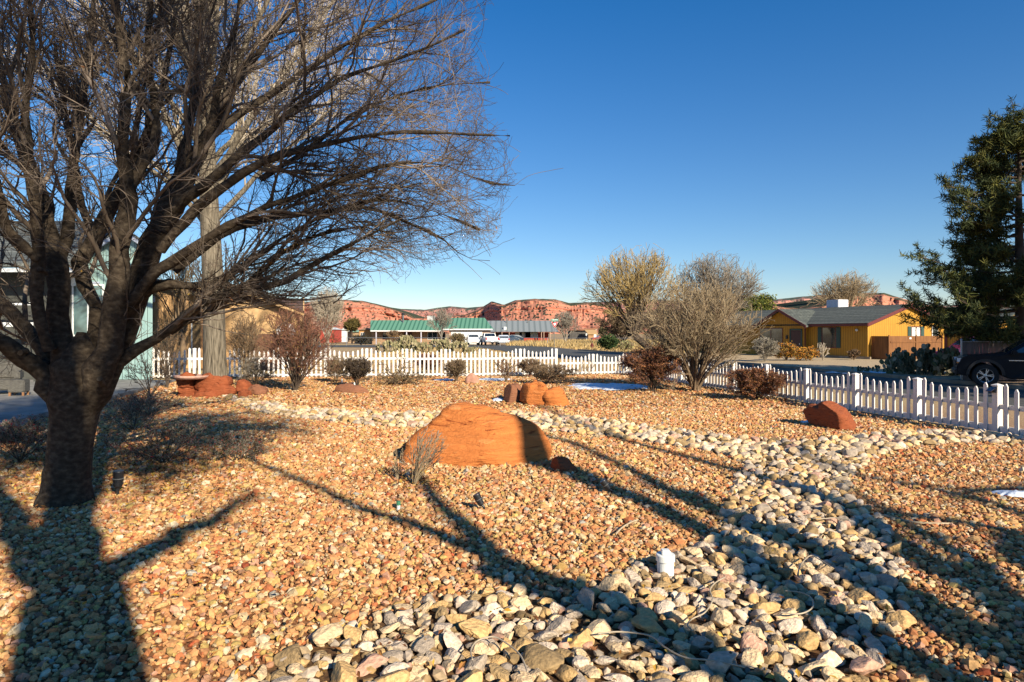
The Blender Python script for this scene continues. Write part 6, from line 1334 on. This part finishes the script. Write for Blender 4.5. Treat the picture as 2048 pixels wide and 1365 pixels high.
# ------------------------------------------------------------------ prickly pears
def cactus(label, px, py, w_px, h_px, n, seed, pal, Y=None, group=None):
    rng = np.random.default_rng(seed); b = G(px, py) if Y is None else GX(px, Y); s = b.y/F; W_, H_ = w_px*s, h_px*s
    t = thing('prickly_pear', label, 'cactus', (b.x, b.y, 0), group=group)
    a = np.arange(8)*2*PI/8; pad = np.concatenate((np.stack((np.cos(a)*.8, np.full(8, -.10), np.sin(a)+1), -1), np.stack((np.cos(a)*.8, np.full(8, .10), np.sin(a)+1), -1)))
    fc = [[0, 1, 2, 3, 4, 5, 6, 7], [15, 14, 13, 12, 11, 10, 9, 8]]; V, L, S_, C = [], [], [], []
    base = np.stack((rng.uniform(-.5, .5, n)*W_, rng.uniform(-.35, .35, n)*W_*.5, np.zeros(n)), -1); nb = 0; cur = base; r = max(.075, H_*.10)
    lev = 0
    while len(cur) and lev < 6:
        nxt = []
        for p in cur:
            hs = H_*(1-(2*abs(p[0])/W_)**2*.5)
            if p[2] > hs*rng.uniform(.6, 1.0): continue
            for _ in range(rng.integers(1, 3)):
                rz = rng.uniform(0, PI); ti = rng.normal(0, .5); sc = r*rng.uniform(.7, 1.2)
                M = np.array(Matrix.Rotation(rz, 3, 'Z') @ Matrix.Rotation(ti, 3, 'Y') @ Matrix.Rotation(rng.normal(0, .3), 3, 'X'))
                V.append(pad*sc @ M.T + p); C.append(np.tile(np.array(pal)[rng.integers(len(pal))]*rng.uniform(.7, 1.3), (16, 1)))
                for f_ in fc: L += [nb+i for i in f_]; S_.append(8)
                for i in range(8): L += [nb+i, nb+8+i, nb+8+(i+1) % 8, nb+(i+1) % 8]; S_.append(4)
                nb += 16; nxt.append(p + M @ np.array([0, 0, 1.9*sc]))
        cur = nxt if len(nxt) < 700 else nxt[:700]; lev += 1
    me = np_mesh('pads', np.concatenate(V), np.array(L), colors=np.concatenate(C), sizes=np.array(S_)); link('pads', me, m_cac, t); return t
m_cac = tonemat('cactus_pad', .8, 14, .2, .01, .3)
PT = ((.33, .28, .15), (.26, .24, .12), (.40, .33, .20), (.22, .20, .10)); PD = ((.13, .15, .07), (.20, .20, .11), (.38, .33, .22)); gp = 'tan prickly pears beyond the back fence'
for k, (lab, px, Y, w_, h_, n) in enumerate((('leftmost tan prickly pear clump beyond the back fence', 778, 66, 50, 24, 16), ('tall tan prickly pear clump before the porch of the green roofed house', 812, 68, 44, 34, 16), ('low tan prickly pear clump between two taller ones beyond the fence', 845, 64, 40, 22, 14), ('tan prickly pear clump before the gap between the green roofs', 880, 66, 46, 30, 16), ('tan prickly pear clump nearest the parked minivan', 915, 64, 44, 24, 14), ('low prickly pear clump at the left edge of the road beyond the fence', 948, 60, 40, 14, 12))):
    cactus(lab, px, 0, w_, h_, n, 90+k, PT, Y=Y, group=gp)
for k, (lab, px, Y, w_, h_, n, pal) in enumerate((('dark prickly pear at the left end of the row before the wood fence', 1800, 30, 56, 52, 14, PD), ('pale topped prickly pear before the wood fence', 1850, 29.5, 60, 60, 16, ((.3, .28, .2), (.12, .13, .07), (.2, .19, .12))), ('dark prickly pear beside the slatted chain link fence', 1897, 29, 60, 58, 16, PD), ('low dark prickly pear creeping left along the far kerb', 1735, 31.5, 70, 12, 14, PD))):
    cactus(lab, px, 0, w_, h_, n, 100+k, pal, Y=Y, group='prickly pears along the far kerb')

# ------------------------------------------------------------------ big pine at the right edge
def pine(label, bx, by, H_, traced, seed, extra=60, group=None, radius=4.2, tuft=1.0):
    rng = np.random.default_rng(seed); t = thing('pine_tree', label, 'tree', (bx, by, 0), group=group); tb = Tubes(); org = np.array([bx, by, 0.])
    tp, tr = resample([(0, 0, -.1), (.05, 0, H_*.3), (-.05, 0, H_*.65), (0, 0, H_)], [.26, .21, .13, .03], 16); tb.add(tp[None], tr[None], 14)
    st = []
    for x, y, dy in traced:
        tip = np.array(P(x, y, by+dy)) - org; L = np.linalg.norm(tip[:2]); z0 = max(tip[2]-L*.10 - .15, .8); o_ = np.array([0, 0, z0]); f_ = np.linspace(0, 1, 9)[:, None]
        p = o_ + (tip-o_)*f_; p[:, 2] -= np.sin(f_[:, 0]*PI)*L*.07; st.append(p)
    for i in range(extra):
        z0 = H_*(.22+.75*rng.random()); a = rng.uniform(0, 2*PI); L = radius*(1-(z0/H_))**.75*rng.uniform(.75, 1.1)*(.62 if traced and math.cos(a) < -.1 else 1) + .3; d = np.array([math.cos(a)*L, math.sin(a)*L, L*rng.uniform(0.0, .3)]); f_ = np.linspace(0, 1, 9)[:, None]
        p = np.array([0, 0, z0]) + d*f_; p[:, 2] -= np.sin(f_[:, 0]*PI)*L*.06; st.append(p)
    st = np.array(st) + rng.normal(0, .03, (len(st), 9, 3)); sr = np.tile(np.linspace(.055, .015, 9), (len(st), 1)); tb.add(st, sr, 5)
    A, AR = grow(st, sr, 13, 1.15, .8, 5, rng, up=.18, wob=.1, tmin=.25, r0=.5, rmax=.018, rtip=.5, lfall=.45); tb.add(A, AR, 3); tb.obj('trunk', m_cott if False else s_drk, t)
    src = np.concatenate((A[:, 2], A[:, 3], A[:, 4], st[:, -1], st[:, -2], st[:, 6])); src = src[src[:, 2] > .8]
    # tufts: sprays of narrow needles
    K = 17; n = len(src); d = norm(rng.normal(size=(n, K, 3)) + np.array([0, 0, .35])); L = .25*tuft*rng.uniform(.7, 1.2, (n, K, 1)); c = src[:, None, :] + rng.normal(0, .05, (n, K, 3)); w_ = norm(np.cross(d, rng.normal(size=(n, K, 3))))*.019*tuft
    V = np.stack((c-w_, c+w_, c+d*L+w_*.3, c+d*L-w_*.3), 2).reshape(-1, 3)
    pal = np.array(((.05, .062, .020), (.085, .095, .025), (.13, .125, .03), (.035, .048, .018))); cc = np.repeat(pal[rng.integers(0, 4, n)]*rng.uniform(.7, 1.3, (n, 1)), K*4, 0)
    link('crown', np_mesh('crown', V, np.arange(n*K*4).reshape(-1, 4), 4, False, cc), m_leaf, t); return t
PY = 27.5
tr_ = [(2018, 246, 0), (1990, 268, -.5), (1961, 288, 0), (1975, 300, .6), (1946, 316, -.3), (1958, 345, .5), (1925, 350, 0.2), (1893, 371, 0), (1905, 395, .7), (1930, 400, -1.0), (1912, 430, -.5), (1942, 455, 0), (1908, 474, .3), (1925, 500, 1), (1885, 540, -.8), (1838, 514, 0), (1852, 540, .8), (1860, 560, -1.2), (1812, 592, 0), (1830, 610, 1), (1845, 625, -1), (1826, 640, .3), (1870, 640, 1.5), (1880, 648, -1.5), (1920, 600, -2), (1900, 560, 2), (1940, 650, -2.2), (1900, 655, 0), (1960, 660, -1.5), (1990, 655, -2.5), (2020, 650, -3)]
pine('big pine rising at the right edge behind the slatted fence', (2040-CX)*PY/F, PY, 10.7, tr_, 120, 62, None, 4.6)

# ------------------------------------------------------------------ field grass
def grass(name, label, poly, n, seed, h, pal, zo=.02, wd=.02):
    rng = np.random.default_rng(seed); xs_ = [p[0] for p in poly]; ys_ = [p[1] for p in poly]; X_ = rng.uniform(min(xs_), max(xs_), n*2); Y_ = rng.uniform(min(ys_), max(ys_), n*2); k = in_poly(X_, Y_, poly); X_, Y_ = X_[k][:n], Y_[k][:n]; n = len(X_)
    p = np.stack((X_, Y_, hgt(X_, Y_)+zo), -1); hh = rng.uniform(h[0], h[1], (n, 1)); a = rng.uniform(0, 2*PI, n); w_ = np.stack((np.cos(a), np.sin(a), 0*a), -1)*wd; tip = p + np.concatenate((rng.normal(0, .25, (n, 2))*hh, hh), 1)
    V = np.stack((p-w_, p+w_, tip), 1).reshape(-1, 3); c = np.repeat(np.array(pal)[rng.integers(0, len(pal), n)]*rng.uniform(.7, 1.25, (n, 1)), 3, 0)
    return tag(link(name, np_mesh(name, V, np.arange(n*3).reshape(-1, 3), 3, False, c), m_leaf), label, 'grass', kind='stuff')
GP = ((.52, .36, .14), (.45, .30, .11), (.58, .42, .20), (.36, .24, .10))
grass('dry_grass', 'tall golden dry grass in the field behind the yield sign', [(-1, 100), (8, 86), (30, 84), (60, 120), (60, 170), (10, 140), (1, 124)], 26000, 5, (.3, .9), GP, wd=.06)
grass('verge_grass', 'short tan dry grass on the verge between the back fence and the road', [(-14, 34), (-12, 86), (-4, 84), (-1.8, 73), (.6, 58), (3.8, 47), (8.6, 32), (5.5, 31), (-14, 27)], 16000, 6, (.03, .12), GP, wd=.025)
grass('far_grass', 'short dry grass strip along the far side of the road', [(7.8, 73), (5.9, 88), (2.5, 100), (8, 97), (30, 84), (16, 62), (12, 56)], 9000, 7, (.1, .35), GP, wd=.04)

# ------------------------------------------------------------------ trees on the camera's side whose shadows cross the gravel
def shadow_pt(px, py, z):
    g = G(px, py); k = z/math.tan(SUN_EL); return Vector((g.x + SUNH.x*k, g.y + SUNH.y*k, z))
def caster(label, base, fork, limbs_, seed, r=.24, twigs=True):
    rng = np.random.default_rng(seed); t = thing('yard_tree', label, 'tree', base, group='bare trees behind the camera'); org = np.array(base); tb = Tubes()
    tp, tr = resample([base, [(a+b)/2 for a, b in zip(base, fork)], fork], [r*1.15, r, r*.95], 8); tb.add(tp[None], tr[None], 14); LP, LR = [], []
    for l in limbs_:
        pts = [Vector(fork)] + [shadow_pt(x, y, z) for x, y, z, rr in l]; p, q = resample(pts, [l[0][3]*1.1]+[rr for *_, rr in l], 14); LP.append(p); LR.append(q*(1.15 if seed == 200 else .75 if seed == 201 else .95))
    LP, LR = np.array(LP), np.array(LR); w_ = rng.normal(0, .03, LP.shape); w_[:, 0] = 0; LP += w_; tb.add(LP, LR, 10); tb.obj('trunk', m_bark, t, org)
    if twigs:
        okk = lambda p: (p[:, :, 1].max(1) < .2)
        A, AR = grow(LP, LR, 5, 1.5, .5, 7, rng, up=.15, tmin=.5, r0=.4, rmax=.02, rtip=.3, keep=okk); B, BR = grow(A, AR, 5, .7, .5, 5, rng, tmin=.2, r0=.6, rmax=.008, rtip=.5, keep=okk)
        tc = Tubes(); tc.add(A, AR, 4); tc.add(B, np.maximum(BR, .003), 3); tc.obj('crown', m_twig, t, org)
bR = Vector((6.3, -2.9, 0)); fR = bR + Vector((-.15, .1, 1.5))
caster('bare tree behind the camera shading the boulder and the stream bed', tuple(bR), tuple(fR), [
    [(1500, 1365, 2.6, .13), (1350, 1275, 3.4, .115), (1150, 1180, 4.6, .105), (1000, 1128, 5.4, .10), (850, 1062, 6.6, .085), (700, 1010, 7.8, .07), (500, 920, 9.6, .05)],
    [(1700, 1280, 2.7, .14), (1500, 1120, 4.0, .12), (1300, 1010, 6.0, .12), (1124, 942, 7.6, .21), (1022, 914, 8.6, .22), (900, 868, 10.2, .06)],
    [(1850, 1240, 2.9, .13), (1600, 1085, 4.4, .11), (1440, 1030, 5.6, .10), (1280, 955, 7.2, .085), (1130, 890, 9.0, .07), (960, 840, 11., .05)],
    [(1960, 1190, 3.0, .12), (1700, 1040, 5.0, .10), (1480, 945, 7.4, .085), (1200, 870, 10.0, .07), (1080, 812, 11.6, .05)],
    [(1100, 1200, 4.3, .10), (1010, 1130, 5.2, .10), (930, 1060, 5.9, .09), (865, 1000, 6.8, .075), (835, 950, 7.8, .06)],
    [(2000, 1320, 2.6, .13), (1830, 1200, 3.5, .11), (1650, 1120, 4.6, .09), (1480, 1060, 5.8, .10), (1380, 985, 7.2, .06)],
], 200, .24)
bR2 = Vector((8.6, -3.4, 0)); fR2 = bR2 + Vector((.1, .1, 1.6))
caster('bare tree behind the camera shading the right edge of the gravel', tuple(bR2), tuple(fR2), [
    [(2120, 1300, 2.6, .16), (2000, 1180, 3.6, .13), (1900, 1110, 4.6, .11), (1780, 1045, 6.0, .09), (1650, 960, 8.0, .06)],
    [(2200, 1200, 2.8, .14), (2048, 1085, 4.6, .11), (1900, 1048, 5.6, .10), (1700, 1030, 6.4, .08)],
    [(2200, 1080, 3.6, .14), (2048, 1035, 5.0, .12), (1850, 980, 7.0, .10), (1700, 955, 8.2, .08), (1540, 880, 10.5, .06)],
    [(2250, 1010, 4.6, .12), (2048, 985, 6.4, .10), (1940, 985, 6.8, .09), (1880, 1000, 6.6, .06)],
    [(2150, 1400, 2.4, .18), (2080, 1320, 3.0, .15), (1980, 1270, 3.6, .13), (1850, 1220, 4.4, .10)],
], 201, .26)
bL = Vector((2.35, -3.35, 0)); fL = Vector(shadow_pt(150, 1190, 5.0))
caster('bare tree behind the camera shading the nearest trunk', tuple(bL), tuple(fL), [
    [(140, 1080, 5.6, .26), (135, 1000, 6.3, .23), (128, 940, 7.0, .2), (120, 880, 7.8, .15)],
    [(250, 1130, 5.6, .14), (350, 1075, 6.3, .115), (430, 1035, 7.0, .09), (500, 990, 8.0, .05)],
    [(60, 1100, 5.8, .2), (20, 1020, 6.6, .15), (-40, 940, 7.8, .1)],
    [(180, 1000, 6.6, .14), (230, 880, 8.2, .10), (280, 820, 9.6, .07), (330, 790, 10.8, .05)],
], 202, .35)
# unseen leafy top added to the last bare tree to shade the nearest one
def shade_crown(parent_label, base, z0, z1, R, seed, n, leafn):
    rng = np.random.default_rng(seed); t = [o for o in scene.objects if o.get('label') == parent_label][0]
    d = norm(rng.normal(size=(n, 3)))*rng.uniform(.2, 1, (n, 1))**.5; c = d*[R, R, (z1-z0)/2] + [0, 0, (z0+z1)/2]
    k = rng.integers(0, n, leafn); q = c[k] + rng.normal(0, .30, (leafn, 3))
    bits('leaves', q, m_leaf, t, (0, 0, 0), (.06, .12), rng, ((.10, .09, .03), (.2, .13, .04)))
shade_crown('bare tree behind the camera shading the nearest trunk', bL, 6.9, 13.5, 2.9, 9, 60, 11500)
# unseen evergreens added to shade the car and the far kerb
for k, (lab, x, y, H_, rad) in enumerate((('unseen pine added to shade the black car', 22.4, 14.4, 13.0, 5.0), ('unseen pine added to shade the prickly pears', 26.5, 18.5, 12.5, 4.6))):
    pine(lab, x, y, H_, [], 130+k, 60, 'unseen pines added for shade', rad, 1.5)
# ------------------------------------------------------------------ put every loose empty at the foot of its thing
bpy.context.view_layer.update()
for o in [q for q in scene.objects if q.parent is None and q.type == 'EMPTY' and q.location.length < 1e-6]:
    cs = [c.matrix_world @ Vector(b_) for c in o.children for b_ in c.bound_box]
    base = Vector(((min(c.x for c in cs)+max(c.x for c in cs))/2, min(c.y for c in cs), 0)); o.location = base
    for c in o.children: c.matrix_local = Matrix.Translation(-base) @ c.matrix_local
